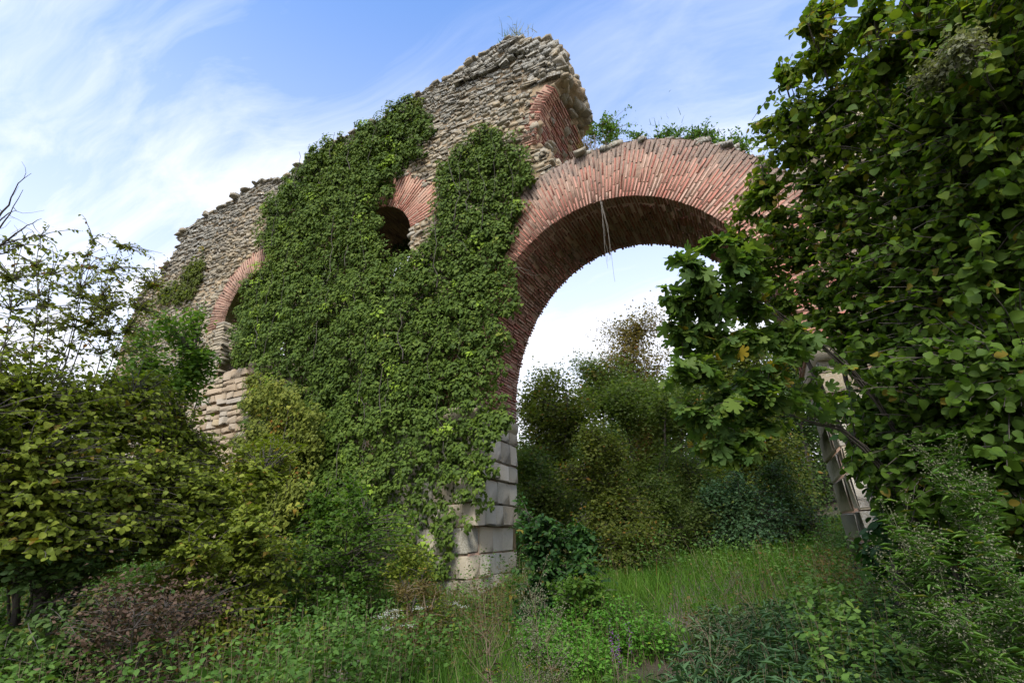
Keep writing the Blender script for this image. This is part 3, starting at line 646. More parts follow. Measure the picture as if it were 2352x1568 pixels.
def tree(name, label, cat, base, blobs, T, lmat, size, ntwig, lpt, twlen=.5, limbs=None, r0=.06, bark=None, group=None, droop=.15, flat=.5, twigs=True, stems=3, shell=2.4, spread=.0, crown='foliage', wood='trunk', tiprad=.0025, attach=.8, skirt=False, sunny=None, keep=None, extra=None):
    """trunk and limbs, twigs ending inside the crown's clumps, leaves along every twig"""
    base = np.array(base, float); root = thing(name, label, cat, base, group); wood_c = []
    if skirt:
        b0 = blobs[0]; rr = np.broadcast_to(b0[1], 3); hh = b0[0][2]-base[2]
        for i in range(5): blobs = blobs+[(np.array([b0[0][0]+rng.normal(0, .5)*rr[0], b0[0][1]+rng.normal(0, .4)*rr[1], base[2]+hh*rng.uniform(.08, .5)]), (rr[0]*.9, rr[1]*.9, max(hh*.3, .15)))]
    if limbs is None:
        limbs = []
        for i in range(stems):
            b = blobs[i % len(blobs)]; c = np.array(b[0])+rng.normal(0, .25, 3)*np.array(np.broadcast_to(b[1], 3))
            s = base+np.array([rng.normal(0, .10), rng.normal(0, .10), -.1])
            mid = (s+c)/2+np.array([rng.normal(0, .12), rng.normal(0, .12), .15])*np.linalg.norm(c-s)*.5
            limbs.append(bez(s, mid, c, 12))
    LP = []
    for Lb in limbs:
        Lb = wig(Lb, .03*np.linalg.norm(Lb[-1]-Lb[0])/4); wood_c.append(tube(Lb, r0*rng.uniform(.75, 1.1), r0*.16, 7)); k0 = int(len(Lb)*.35); LP.append(Lb[k0:])
    LP = np.concatenate(LP)
    E_, u, bi = blobpts(blobs, ntwig, shell)
    if keep is not None: q = keep(E_); E_, u, bi = E_[q], u[q], bi[q]
    ok = inview(E_); E_, u, bi = E_[ok], u[ok], bi[ok]; n = len(E_)
    d = np.linalg.norm(LP[None]-E_[:, None], axis=2)+np.maximum(0, LP[None, :, 2]-E_[:, None, 2])*1.2+rng.random((n, len(LP)))*.25
    S_ = LP[d.argmin(1)]
    Ps, Xs, Ns, cl = [], [], [], []
    for i in range(n):
        a, e = S_[i], E_[i]; D = e-a; L = np.linalg.norm(D); mid = (a+e)/2+np.array([0, 0, .14*L])+rng.normal(0, .07*L, 3)
        m_ = 7 if L > .8 else 5; c = bez(a, mid, e, m_)
        if twigs: wood_c.append(tube(wig(c, .012), min(r0*.35, .004+.006*L), tiprad, 3 if L < 1.5 else 4))
        # leaves along the last part
        f = max(0, 1-twlen/max(L, 1e-3)); t = f+(1-f)*np.sort(rng.random(lpt)); t[-1] = 1
        q = (1-t)[:, None]**2*a+2*(t*(1-t))[:, None]*mid+(t*t)[:, None]*e
        T_ = nrm(2*(1-t)[:, None]*(mid-a)+2*t[:, None]*(e-mid)); sd_ = nrm(np.cross(T_, [0, 0, 1]))*np.where(np.arange(lpt) % 2, 1, -1)[:, None]
        if spread: q = q+rng.normal(0, spread, (lpt, 3))
        X = nrm(T_*.45+sd_*.8+rng.normal(0, .35, (lpt, 3))+np.array([0, 0, -droop])); Nn = nrm(np.array([0, 0, 1.])*flat+u[i]*.35+rng.normal(0, .38, (lpt, 3)))
        Ps.append(q); Xs.append(X); Ns.append(Nn); cl.append(np.full(lpt, rng.random()))
    Ps, Xs, Ns, cl = map(np.concatenate, (Ps, Xs, Ns, cl)); nl = len(Ps)
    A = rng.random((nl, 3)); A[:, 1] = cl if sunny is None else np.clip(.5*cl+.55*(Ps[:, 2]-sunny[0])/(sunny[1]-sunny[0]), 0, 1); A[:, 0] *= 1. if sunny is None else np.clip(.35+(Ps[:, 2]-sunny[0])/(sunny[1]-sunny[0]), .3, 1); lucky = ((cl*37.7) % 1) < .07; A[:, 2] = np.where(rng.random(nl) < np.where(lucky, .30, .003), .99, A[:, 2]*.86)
    S = size*np.clip(rng.normal(1, .24, nl), .45, 1.6)
    build(wood, wood_c, bark or M_BARK, root, smooth=True)
    S3 = S[:, None]*np.stack([np.ones(nl), rng.uniform(.78, 1.12, nl), rng.uniform(-.4, 2.6, nl)], -1)
    build(crown, [inst(T, Ps, Xs, Ns, S3, A)], lmat, root)
    if extra: extra(root)
    return root
def gb(x, y, d):
    """ground point below the picture point (x, y) at distance d"""
    p = at(x, y, d); return np.array([p[0], p[1], float(H(p[0], p[1]))])
def B(x, y, d, rpx, rpy=None, rd=None, w=None):
    """clump centred at a picture point, radii given as seen there"""
    rx = rpx/FPX*d; rz = (rpy or rpx)/FPX*d; r = (rx, rd or rx, rz); return (at(x, y, d), r)+((w,) if w else ())

# ---------------------------------------------------------------- ivy on the wall
def ivy_sheet(name, label, poly, n_cl, lpc, lmat, size, thick, rc, s, group=None, T=LEAF_IVY, under=1.0, y0=0., cat='ivy', stems=40):
    seed(s); poly = np.array(poly); mn, mx = poly.min(0), poly.max(0)
    def samp(n):
        R_ = []
        while sum(map(len, R_)) < n:
            q = mn+rng.random((n, 2))*(mx-mn); q = q+0; R_.append(q[inpoly(q[:, 0]+.22*(n2d(q[:, 0], q[:, 1], 3., s)-.5)*2+.14*(n2d(q[:, 0], q[:, 1], 9., s)-.5)*2, q[:, 1]+.28*(n2d(q[:, 0], q[:, 1], 2.6, s+3)-.5)*2+.2*(n2d(q[:, 0], q[:, 1], 8., s+9)-.5)*2, poly)])
        return np.concatenate(R_)[:n]
    root = thing(name, label, cat, (float(poly[:, 0].mean()), -.2, float(mn[1])), group)
    C = samp(n_cl); th = thick(C[:, 0], C[:, 1]); big_ = n2d(C[:, 0], C[:, 1], .55, s+7); mid_ = n2d(C[:, 0], C[:, 1], 1.7, s+8)
    Y = y0-th*(.1+.9*big_+.6*(mid_-.3))-.05; cr_ = rc*np.clip(rng.normal(1, .3, n_cl), .5, 1.8)*(1+.3*th)
    idx = np.repeat(np.arange(n_cl), lpc); n = len(idx); u = nrm(rng.normal(size=(n, 3))+np.array([0, -.8, .25])); u[:, 1] = np.where(u[:, 1] > .25, -u[:, 1], u[:, 1])
    P = np.stack([C[idx, 0], Y[idx], C[idx, 1]], -1)+u*cr_[idx, None]*(rng.random(n)**.35)[:, None]*np.array([1, .8, .8])
    P[:, 1] = np.minimum(P[:, 1], -.02+y0)
    Nn = nrm(u*.8+np.array([0, -.55, .45])+rng.normal(0, .30, (n, 3))); X = nrm(np.array([0, -.1, -.9])+rng.normal(0, .45, (n, 3))); X = nrm(X-Nn*(X*Nn).sum(1, keepdims=True))
    A = rng.random((n, 3)); fresh = np.repeat(rng.random(n_cl) < .03, lpc); A[fresh, 0] = 1
    dead = np.repeat(rng.random(n_cl) < .012, lpc); A[:, 2] = np.where(dead & (rng.random(n) < .6), .995, A[:, 2]*np.where(rng.random(n) < .05, 1, .95))
    A[:, 1] = np.repeat(np.clip(rng.random(n_cl)*.55+.7*(n2d(C[:, 0], C[:, 1], .5, s+5)-.3)+.25*(C[:, 1]-6)/8, 0, 1), lpc); A[fresh, 1] = 1
    ch = [inst(T, P, X, Nn, size*np.clip(rng.normal(1, .36, n), .35, 1.9)[:, None]*np.stack([np.ones(n), rng.uniform(.75, 1.15, n), rng.uniform(-1, 2.5, n)], -1), A)]
    # under-layer close to the wall
    n = int(n_cl*lpc*.35*under); q = samp(n); big_ = n2d(q[:, 0], q[:, 1], .55, s+7); th = thick(q[:, 0], q[:, 1])*(.25+.75*big_)
    P = np.stack([q[:, 0], y0-.02-th*.6*rng.random(n), q[:, 1]], -1); Nn = nrm(np.array([0, -1, .3])+rng.normal(0, .35, (n, 3))); X = nrm(np.array([0, 0, -1])+rng.normal(0, .4, (n, 3)))
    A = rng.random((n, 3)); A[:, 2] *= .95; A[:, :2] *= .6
    ch.append(inst(T, P, X, Nn, size*1.25*np.ones(n), A))
    build('foliage', ch, lmat, root)
    st = []
    for i in range(stems):
        a = samp(1)[0]; L = rng.uniform(.8, 2.5); m_ = 9; t = np.linspace(0, 1, m_); zz_ = a[1]+L*(t-.5); xx = a[0]+np.cumsum(rng.normal(0, .07, m_)); ok = inpoly(xx, zz_, poly)
        if ok.sum() < 4: continue
        xx, zz_ = xx[ok], zz_[ok]; thh = thick(xx, zz_)*(.25+.75*n2d(xx, zz_, .55, s+7))+.22
        rr_ = rng.choice([.005, .008, .014]); st.append(tube(np.stack([xx, y0-thh-.05*rng.random(len(xx)), zz_], -1), rr_, rr_*.5, 4))
    if st: build('stems', st, M_BARK, root, smooth=True)
    return root
def W(pts, Y=-.15): return [tuple(onY(x, y, Y)[[0, 2]]) for x, y in pts]
main_poly = W([(985, 262), (990, 290), (965, 330), (950, 360), (925, 385), (905, 415), (890, 440), (862, 470), (864, 500), (868, 545), (888, 598), (925, 612), (955, 592), (966, 545), (1000, 510), (1012, 470), (1002, 430), (1000, 365), (1040, 345), (1090, 335), (1115, 290), (1135, 285), (1150, 305), (1200, 318), (1212, 340), (1210, 380), (1203, 430), (1180, 450), (1192, 480), (1190, 530), (1172, 560), (1178, 620), (1183, 680), (1160, 730), (1155, 780), (1148, 850), (1138, 880), (1150, 935), (1140, 990), (1135, 1050), (1132, 1112), (1104, 1183), (1062, 1238), (1008, 1290), (985, 1345), (640, 1345), (610, 1100), (585, 1010), (583, 920), (590, 840), (565, 830), (552, 780), (560, 700), (580, 640), (606, 600), (606, 545), (612, 470), (665, 405), (700, 360), (760, 322), (850, 272), (905, 258), (950, 232)])
def thick_main(x, z): return (.25+.75*np.clip((-3.3-x)/1.6, 0, 1))*thick0(x, z)+.05
def thick0(x, z): return .16+.55*np.clip((9.5-z)/7, 0, 1)+.25*np.clip((-7-x)/5, 0, 1)*np.clip((z-5)/3, 0, 1)
ivy_sheet('climbing_ivy', 'huge dark green ivy curtain covering the middle of the aqueduct wall', main_poly, 2300, 42, L_IVY, .074, thick_main, .20, 31, stems=60)
seed(32)
# ivy filling the side arch
q = W([(520, 700), (545, 660), (600, 600), (640, 640), (640, 860), (590, 862), (545, 862), (528, 800)], .5)
ivy_sheet('climbing_ivy', 'dark ivy hanging inside the tall side arch left of the great ivy curtain', q, 220, 30, L_IVY, .085, lambda x, z: .35+0*x, .2, 33, y0=.75, stems=6)
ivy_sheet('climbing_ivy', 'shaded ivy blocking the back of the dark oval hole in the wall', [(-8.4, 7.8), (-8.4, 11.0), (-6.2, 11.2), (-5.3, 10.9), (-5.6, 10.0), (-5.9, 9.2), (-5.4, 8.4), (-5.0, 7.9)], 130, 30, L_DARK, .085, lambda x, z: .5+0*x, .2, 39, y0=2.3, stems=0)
ivy_sheet('climbing_ivy', 'pale yellow-green creeper strip climbing the far left stretch of the wall', W([(458, 560), (468, 600), (455, 640), (440, 690), (400, 700), (350, 700), (385, 655), (420, 620), (440, 590)]), 120, 20, L_IVYL, .075, lambda x, z: .08+0*x, .12, 34, under=.5, stems=8)
ivy_sheet('climbing_ivy', 'small ivy tuft on the wall crest above the great ivy curtain', W([(942, 222), (965, 215), (975, 235), (958, 250), (940, 245)]), 12, 22, L_IVYL, .07, lambda x, z: .12+0*x, .12, 35, under=.3, stems=0)
ivy_sheet('climbing_ivy', 'ivy sprays spilling over the pier edge below the brick springing', W([(1138, 925), (1165, 932), (1160, 950), (1145, 985), (1132, 990)]), 16, 26, L_IVY, .08, lambda x, z: .12+0*x, .13, 36, under=.5, stems=0)
ivy_sheet('climbing_ivy', 'thin ivy strands at the foot of the white stone pier', W([(1040, 1230), (1062, 1225), (1050, 1290), (1035, 1335), (1022, 1330)]), 10, 20, L_IVY, .07, lambda x, z: .1+0*x, .12, 37, under=.5, stems=2)
ivy_sheet('climbing_ivy', 'yellowing creeper thicket draped over the left foot of the wall', W([(600, 880), (690, 900), (740, 960), (720, 1080), (700, 1200), (600, 1250), (560, 1180), (590, 1060)], -.8), 300, 30, L_YEL, .075, lambda x, z: .6+0*x, .25, 38, y0=-.55, under=.6, stems=14)

# hanging dry vines from the crown
def strand(name, label, pts, n=3, r=.006, group=None, bits=0):
    P = np.array(pts); root = thing(name, label, 'vine', P[0], group); ch = []
    for i in range(n):
        q = bez(P[0]+rng.normal(0, .03, 3), P[1]+rng.normal(0, .08, 3), P[2]*(1 if i else 1)+rng.normal(0, .05, 3)+np.array([0, 0, rng.uniform(0, .5)*(i > 0)]), 24); ch.append(tube(wig(q, .008), r, r*.4, 4))
    build('strand', ch, M_BARKL, root, smooth=True)
seed(40)
strand('dry_vine', 'long pale dry vine strands hanging from the crown of the great arch', [onY(1383, 462, -.06), onY(1396, 530, -.12), onY(1412, 640, -.12)], 4, .006)
strand('dry_vine', 'thin pale runner crossing the left haunch of the arch soffit', [onY(1180, 615, -.05), onY(1215, 620, -.15), onY(1245, 668, .7)], 3, .006)
strand('dry_vine', 'long grey vine trailing down the brick ring left of the crown', [onY(1365, 310, -.05), onY(1378, 380, -.08), onY(1383, 460, -.08)], 3, .006)

# ---------------------------------------------------------------- weeds rooted on the masonry
G_TOP = 'weeds on the arch crest'
for i, (x, y, rp, nt, Tm, lm, lab) in enumerate([
    (1395, 300, 46, 130, LEAF_SMALL, L_BUSH, 'wispy dry shrub on the arch ring beside the broken wall'),
    (1465, 318, 20, 34, LEAF_SMALL, L_HERB, 'tiny weed sprout on the arch crest just right of the wispy shrub'),
    (1535, 318, 36, 110, LEAF_SMALL, L_HERB, 'low leafy weed on the middle of the arch crest'),
    (1608, 322, 44, 160, LEAF_SMALL, L_HERB, 'widest leafy shrub on the arch crest'),
    (1680, 340, 42, 170, LEAF_SMALL, L_BUSH, 'dense dark shrub on the arch crest nearest the hazel')]):
    seed(50+i); p = onY(x, y, .9); b = p.copy(); b[2] -= rp/FPX*13
    tree('crest_shrub', lab, 'shrub', b, [(p, (rp/FPX*13*1.15, .45, rp/FPX*13*.8))], Tm, lm, .075, nt, 9, .35, r0=.012, stems=4, bark=M_TWIG, group=G_TOP, droop=-.2, flat=.2)
seed(60)
def grass_tuft(name, label, P, n, L, lm, wid=.012, group=None, cat='grass tuft', spread=.08, lean=.5):
    P = np.array(P, float); root = thing(name, label, cat, P, group); b = P+rng.normal(0, spread, (n, 3))*np.array([1, 1, .2]); X = nrm(np.array([0, 0, 1.])+rng.normal(0, lean, (n, 3))*np.array([1, 1, .2]))
    Nn = nrm(rng.normal(size=(n, 3))+np.array([0, 0, .2])); S = np.stack([L*rng.uniform(.5, 1.1, n), np.full(n, wid), L*np.ones(n)], -1)
    build('blades', [inst(BLADE, b, X, Nn, S, rng.random((n, 3)))], lm, root)
grass_tuft('grass_tuft', 'dry grass tuft where the broken wall meets the arch ring', onY(1345, 345, .3), 120, .4, L_BROWN, group=G_TOP)
grass_tuft('grass_tuft', 'sparse grass growing along the middle of the arch crest', onY(1490, 332, .3), 160, .22, L_HERB, .012, group=G_TOP, spread=.5)
grass_tuft('grass_tuft', 'tuft of pale weeds on the highest point of the broken wall', onY(1185, 92, .3), 90, .42, L_PALE, .02, spread=.2)
grass_tuft('grass_tuft', 'short dry tuft on the crest left of the highest point', onY(1165, 97, .2), 40, .25, L_HERB, .02, spread=.12)

# ---------------------------------------------------------------- trees beyond the arch
G_BACK = 'trees beyond the arch'
def far_tree(s, label, x, y, d, rp, rpy, lm, nt, lpt=30, size=.16, extra=(), cat='tree', spread=.28, name='broadleaf_tree', stems=4, r0=.10):
    seed(s); bl = [B(x, y, d, rp*.55, rpy*.55)]
    for i in range(11):
        a = rng.random()*6.28; e = rng.random()*.6+.35; bl.append(B(x+math.cos(a)*rp*e*.85, y-math.sin(a)*rpy*e*.8, d+rng.normal(0, .5)*rp/FPX*d, rp*rng.uniform(.22, .4), rpy*rng.uniform(.2, .36)))
    for e in extra: bl.append(B(*e))
    return tree(name, label, cat, gb(x, y, d), bl, LEAF_SMALL, lm, size*.85, int(nt*1.7), lpt, .9, r0=r0, stems=stems, group=G_BACK, spread=spread, twigs=True, flat=.35, skirt=True)
far_tree(70, 'light olive-green tree at the left in the arch opening', 1262, 970, 21, 92, 110, L_RUST, 520, extra=[(1265, 870, 21, 45, 35), (1230, 1060, 20, 60, 70), (1330, 960, 21, 50, 60)])
far_tree(71, 'tall brown-leaved tree rising highest in the arch opening', 1455, 830, 26, 105, 105, L_BROWN, 380, extra=[(1440, 760, 26, 45, 35), (1500, 740, 26, 45, 45), (1390, 760, 26, 26, 18)], spread=.3)
far_tree(72, 'dark green tree between the olive tree and the brown tree', 1385, 910, 24, 90, 85, L_WOOD, 520, extra=[(1340, 845, 24, 35, 25), (1440, 880, 24, 60, 60)])
far_tree(73, 'dark evergreen tree below the tall brown tree', 1490, 940, 21, 120, 100, L_WOOD, 560)
far_tree(74, 'broad dark tree behind the fig branches', 1620, 930, 24, 140, 150, L_DARK, 520)
far_tree(75, 'orange-tinged tree seen under the right haunch of the arch', 1690, 850, 20, 110, 120, L_RUST, 380)
far_tree(76, 'tall tree hidden behind the right haunch and the hazel', 1800, 900, 27, 150, 200, L_DARK, 380)
far_tree(77, 'bushy dark tree low in the arch opening behind the pier', 1235, 1110, 15, 60, 85, L_WOOD, 280, size=.11, spread=.2)
G_BUSH = 'bushes beyond the arch'
def bush(s, label, x, y, d, rp, rpy, lm, nt, lpt=22, size=.08, T=LEAF_SMALL, spread=.12, group=G_BUSH, extra=(), name='bush', flat=.4, r0=.03, twl=.5, stems=5, cat='bush', bark=None, drop=None):
    seed(s); bl = [B(x, y, d, rp*.6, rpy*.6)]
    for i in range(8):
        a = rng.random()*6.28; e = rng.random()*.5+.4; bl.append(B(x+math.cos(a)*rp*e*.85, y-math.sin(a)*rpy*e*.8, d+rng.normal(0, .4)*rp/FPX*d, rp*rng.uniform(.2, .42), rpy*rng.uniform(.2, .38)))
    for e in extra: bl.append(B(*e))
    return tree(name, label, cat, gb(x, y, d), bl, T, lm, size, nt, lpt, twl, r0=r0, stems=stems, group=group, spread=spread, flat=flat, bark=bark, skirt=True)
bush(80, 'rounded olive bush in the middle of the arch opening', 1390, 1100, 13.5, 135, 140, L_RUST, 900, size=.085)
bush(81, 'dark green bush filling the gap left of the olive bush', 1270, 1150, 14.5, 85, 100, L_WOOD, 420)
bush(82, 'bluish bush right of the olive bush at the wood edge', 1570, 1090, 15, 90, 100, L_WOOD, 420, extra=[(1600, 1180, 14, 60, 45)])
bush(83, 'bluish-green bramble bank under the fig branches', 1690, 1150, 14, 95, 80, L_TEAL, 480, extra=[(1780, 1190, 14, 60, 45)])
bush(84, 'dark bramble bank beside the right pier foot', 1800, 1130, 15, 90, 100, L_DARK, 380)
bush(85, 'brownish scrub at the foot of the olive bush', 1430, 1235, 12.5, 110, 35, L_RUST, 220, lpt=18)
bush(87, 'mid-green bush between the olive bush and the bluish bramble bank', 1500, 1150, 14, 80, 80, L_WOOD, 360)
bush(86, 'small yellow-green bush at the wood edge above the path', 1660, 1060, 17, 60, 60, L_OLIVE, 260)
# the wood closing the view beyond them
seed(88)
nc = 2600; X_ = rng.uniform(-30, 20, nc); Y_ = rng.uniform(20, 34, nc); hmax = np.interp(X_, [-30, -18, -12, -6, 2, 20], [5, 4.4, 4.2, 6.0, 7.5, 8.5]); Z_ = H(X_, Y_)+rng.random(nc)**.7*hmax*.85
Cc = np.stack([X_, Y_, Z_], -1); ok = inview(Cc); Cc = Cc[ok]; idx = np.repeat(np.arange(len(Cc)), 60); n = len(idx)
u = nrm(rng.normal(size=(n, 3))); P = Cc[idx]+u*(rng.random(n)**.5*1.1)[:, None]; A = rng.random((n, 3)); A[:, 1] = rng.random(len(Cc))[idx]
tag(build('woodland', [inst(LEAF_SMALL, P, nrm(rng.normal(size=(n, 3))), nrm(u+np.array([0, 0, .8])), .22*np.ones(n)*rng.uniform(.6, 1.3, n), A)], L_DARK), 'dark wood on the slope far beyond the arch', 'woodland', kind='stuff')

# bush against the foot of the white pier, on its right
bush(90, 'dark leafy elm bush hugging the right side of the white pier', 1260, 1270, 8.4, 115, 105, L_HAZD, 620, lpt=16, size=.075, T=LEAF_OVAL, spread=.02, group='bushes around the piers', extra=[(1200, 1170, 8.8, 26, 50), (1310, 1330, 8.3, 80, 45)], flat=.7)
bush(91, 'low green bramble in front of the dark elm bush', 1330, 1370, 7.6, 100, 50, L_BUSH, 300, lpt=16, size=.06, T=LEAF_OVAL, spread=.03, group='bushes around the piers')

# ---------------------------------------------------------------- left side
G_L = 'thicket left of the aqueduct'
bush(100, 'dark shrub growing against the far left end of the wall', 415, 830, 14, 95, 120, L_BUSH, 520, lpt=24, size=.11, group=G_L, spread=.1, extra=[(350, 760, 14, 55, 60), (300, 850, 13.5, 60, 70), (440, 730, 14.3, 30, 40)], r0=.05)
def left_sparse():
    seed(101); bs = gb(110, 1100, 8.5); lim = []
    for x, y, d in [(40, 560, 8), (120, 640, 8.4), (200, 590, 8.6), (290, 560, 8.8), (350, 660, 9), (245, 700, 9), (150, 760, 8.5), (20, 700, 8), (100, 545, 8.6), (205, 555, 9)]:
        e = at(x, y, d); lim.append(bez(bs+rng.normal(0, .25, 3)*[1, 1, 0], (bs*.45+e*.55)+np.array([rng.normal(0, .2), rng.normal(0, .2), -.3]), e, 14))
    bl = [B(60, 690, 8.2, 110, 110, w=.3), (at(190, 660, 8.8), (.95, .8, .75)), (at(280, 640, 9), (.65, .6, .65)), B(120, 780, 8.4, 120, 70), B(260, 740, 9, 90, 70), B(30, 620, 8, 60, 50), B(320, 700, 9.2, 50, 50)]
    tree('sapling_tree', 'sparse yellowing tree against the sky at the left', 'tree', bs, bl, LEAF_OVAL, L_YEL, .046, 620, 8, .7, limbs=lim, r0=.018, droop=.5, group=G_L, flat=.2)
left_sparse()
def bare():
    seed(102); bs = gb(-60, 1100, 6.5); root = thing('bare_tree', 'leafless branch tips reaching in at the left edge of the sky', 'tree', bs, G_L); ch = []
    st = at(-90, 640, 6.5); ch.append(tube(bez(bs, bs*.5+st*.5+[.1, 0, .1], st, 12), .05, .03, 7))
    for e, mid in [((55, 436, 6.3), (-30, 560, 6.4)), ((75, 400, 6.3), (0, 470, 6.4)), ((110, 545, 6.4), (20, 520, 6.4)), ((95, 500, 6.2), (30, 530, 6.3)), ((40, 480, 6.2), (-20, 500, 6.4)), ((60, 560, 6.3), (0, 575, 6.4))]:
        a, c = at(*mid), at(*e); L = wig(bez(st, a, c, 14), .012); ch.append(tube(L, .014, .002, 4))
        for i in range(5, 13, 2): ch.append(tube(wig(bez(L[i], L[i]+rng.normal(0, .06, 3), L[i]+rng.normal(0, .14, 3)+[0, 0, .08], 5), .005), .003, .001, 3))
    build('branches', ch, M_BARK, root, smooth=True)
bare()
def left_hazel():
    seed(103); bs = gb(120, 1300, 8.12); lim = []
    for x, y, d in [(60, 920, 7.70), (180, 950, 8.12), (300, 920, 8.68), (420, 1000, 9.24), (350, 1100, 8.40), (60, 1050, 7.00), (240, 1150, 7.84), (-60, 900, 7.00)]:
        e = at(x, y, d); lim.append(bez(bs+rng.normal(0, .2, 3)*[1, 1, 0], (bs*.6+e*.4)+np.array([0, 0, .5]), e, 14))
    bl = [B(60, 930, 8.12, 130, 90), B(200, 960, 8.40, 120, 80), B(330, 960, 9.24, 100, 70), B(430, 1050, 9.52, 80, 80), B(80, 1060, 7.56, 150, 90), B(260, 1090, 8.12, 150, 80), B(400, 1140, 8.96, 90, 70), B(60, 1180, 7.28, 110, 70), B(220, 1200, 7.84, 150, 60), B(340, 890, 9.52, 60, 40), B(-60, 1000, 7.70, 100, 140), B(120, 1240, 7.70, 160, 50), B(330, 1230, 8.68, 110, 50), B(-20, 1240, 7.84, 110, 60), B(450, 1190, 9.52, 80, 50)]
    tree('hazel_tree', 'large olive-green hazel filling the left edge below the sky', 'tree', bs, bl, LEAF_ROUND, L_OLIVE, .052, 5000, 13, .6, limbs=lim, r0=.045, droop=.35, group=G_L, flat=.75)
left_hazel()
bush(104, 'broad yellow-green bush between the left hazel and the ivy', 520, 1120, 9, 140, 120, L_OLIVE, 1000, lpt=18, size=.075, T=LEAF_OVAL, spread=.03, group=G_L, extra=[(430, 1130, 8.2, 80, 70), (620, 1060, 10, 70, 70), (500, 1050, 9.5, 60, 40)], flat=.6)
bush(105, 'leafy green bush low in front of the ivy curtain', 540, 1250, 7.8, 150, 95, L_OLIVE, 760, lpt=16, size=.065, T=LEAF_OVAL, spread=.02, group=G_L, flat=.6, extra=[(440, 1280, 7.4, 60, 50), (620, 1300, 7.8, 60, 50)])
bush(106, 'bramble thicket with arching stems against the ivy foot', 790, 1190, 9, 120, 110, L_BUSH, 560, lpt=16, size=.062, T=LEAF_OVAL, spread=.03, group=G_L, extra=[(900, 1240, 8.8, 90, 80), (700, 1270, 8.6, 60, 60)], flat=.4)
bush(107, 'scrambling clematis mound beside the pier foot', 940, 1290, 8.6, 90, 55, L_OLIVE, 280, lpt=16, size=.055, spread=.04, group=G_L)
bush(108, 'reddish-brown withered bramble patch at the lower left', 320, 1400, 5.9, 150, 45, L_DEAD, 420, lpt=20, size=.036, spread=.13, group=G_L, bark=M_BARK, r0=.012, extra=[(470, 1380, 6.6, 70, 30), (230, 1430, 5.8, 70, 30)])
bush(109, 'deep shadowed undergrowth beneath the left hazel', 90, 1290, 7.6, 220, 50, L_DARK, 700, lpt=16, size=.06, spread=.05, group=G_L, T=LEAF_OVAL)
bush(110, 'small dry brown scrub at the foot of the ivy left of the pier', 960, 1350, 7.8, 90, 40, L_BROWN, 150, lpt=12, size=.045, spread=.03, group=G_L, bark=M_TWIG)

# ---------------------------------------------------------------- right side: the fig and the hazel
def right_hazel():
    seed(120); bs = gb(2140, 1380, 6.76); lim = []
    for x, y, d in [(1850, 60, 6.11), (1800, 180, 6.37), (1990, -60, 5.72), (2120, 0, 5.59), (2260, 60, 5.33), (2340, 300, 5.07), (1760, 430, 6.24), (1700, 560, 6.24), (1950, 420, 5.72), (2100, 560, 5.59), (2250, 700, 5.07), (1900, 700, 5.85), (2050, 850, 5.59), (2200, 980, 5.07), (2380, 900, 4.81), (1960, 1050, 5.46)]:
        e = at(x, y, d); lim.append(wig(bez(bs+rng.normal(0, .15, 3)*[1, 1, 0], (bs*.5+e*.5)+np.array([.15, .1, .25]), e, 16), .02))
    bl = [B(1960, 70, 5.98, 70, 90, w=0.055), B(1870, 130, 6.24, 70, 55, w=0.039), B(1890, 50, 6.24, 30, 55, w=.03), B(2120, 70, 5.59, 120, 100, w=.22), B(2300, 100, 5.07, 120, 120, w=.3),
          B(1800, 165, 6.37, 26, 20, w=.015), B(1800, 330, 6.37, 60, 60, w=0.074), B(1900, 270, 6.11, 100, 100, w=.20), B(1755, 420, 6.37, 55, 45, w=0.053), B(1735, 300, 6.50, 22, 24, w=.015), B(1700, 500, 6.37, 50, 55, w=0.036), B(1900, 460, 5.98, 110, 100, w=.2), B(2080, 300, 5.59, 130, 140, w=.36), B(2260, 330, 5.07, 130, 150, w=.4),
          B(1800, 590, 6.24, 80, 60, w=0.074), B(2060, 560, 5.46, 140, 140, w=.38), B(2250, 600, 4.94, 130, 160, w=.4), B(1990, 740, 5.72, 100, 100, w=.22), B(2140, 830, 5.07, 140, 120, w=.34), B(2300, 900, 4.55, 120, 150, w=.34), B(2020, 940, 5.59, 80, 70, w=.11), B(2100, 1060, 5.07, 110, 90, w=.25), B(2280, 1150, 4.68, 110, 90, w=.28), B(2100, 1180, 5.46, 70, 60, w=.08), B(2180, 1230, 5.07, 90, 50, w=.08), B(1820, 690, 6.1, 70, 60, w=0.074), B(1760, 560, 6.2, 60, 50, w=0.053), B(1930, 620, 5.98, 90, 80, w=.09)]
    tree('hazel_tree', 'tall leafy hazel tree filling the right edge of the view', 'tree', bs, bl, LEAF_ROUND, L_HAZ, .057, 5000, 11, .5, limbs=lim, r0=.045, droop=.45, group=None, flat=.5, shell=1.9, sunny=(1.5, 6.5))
right_hazel()
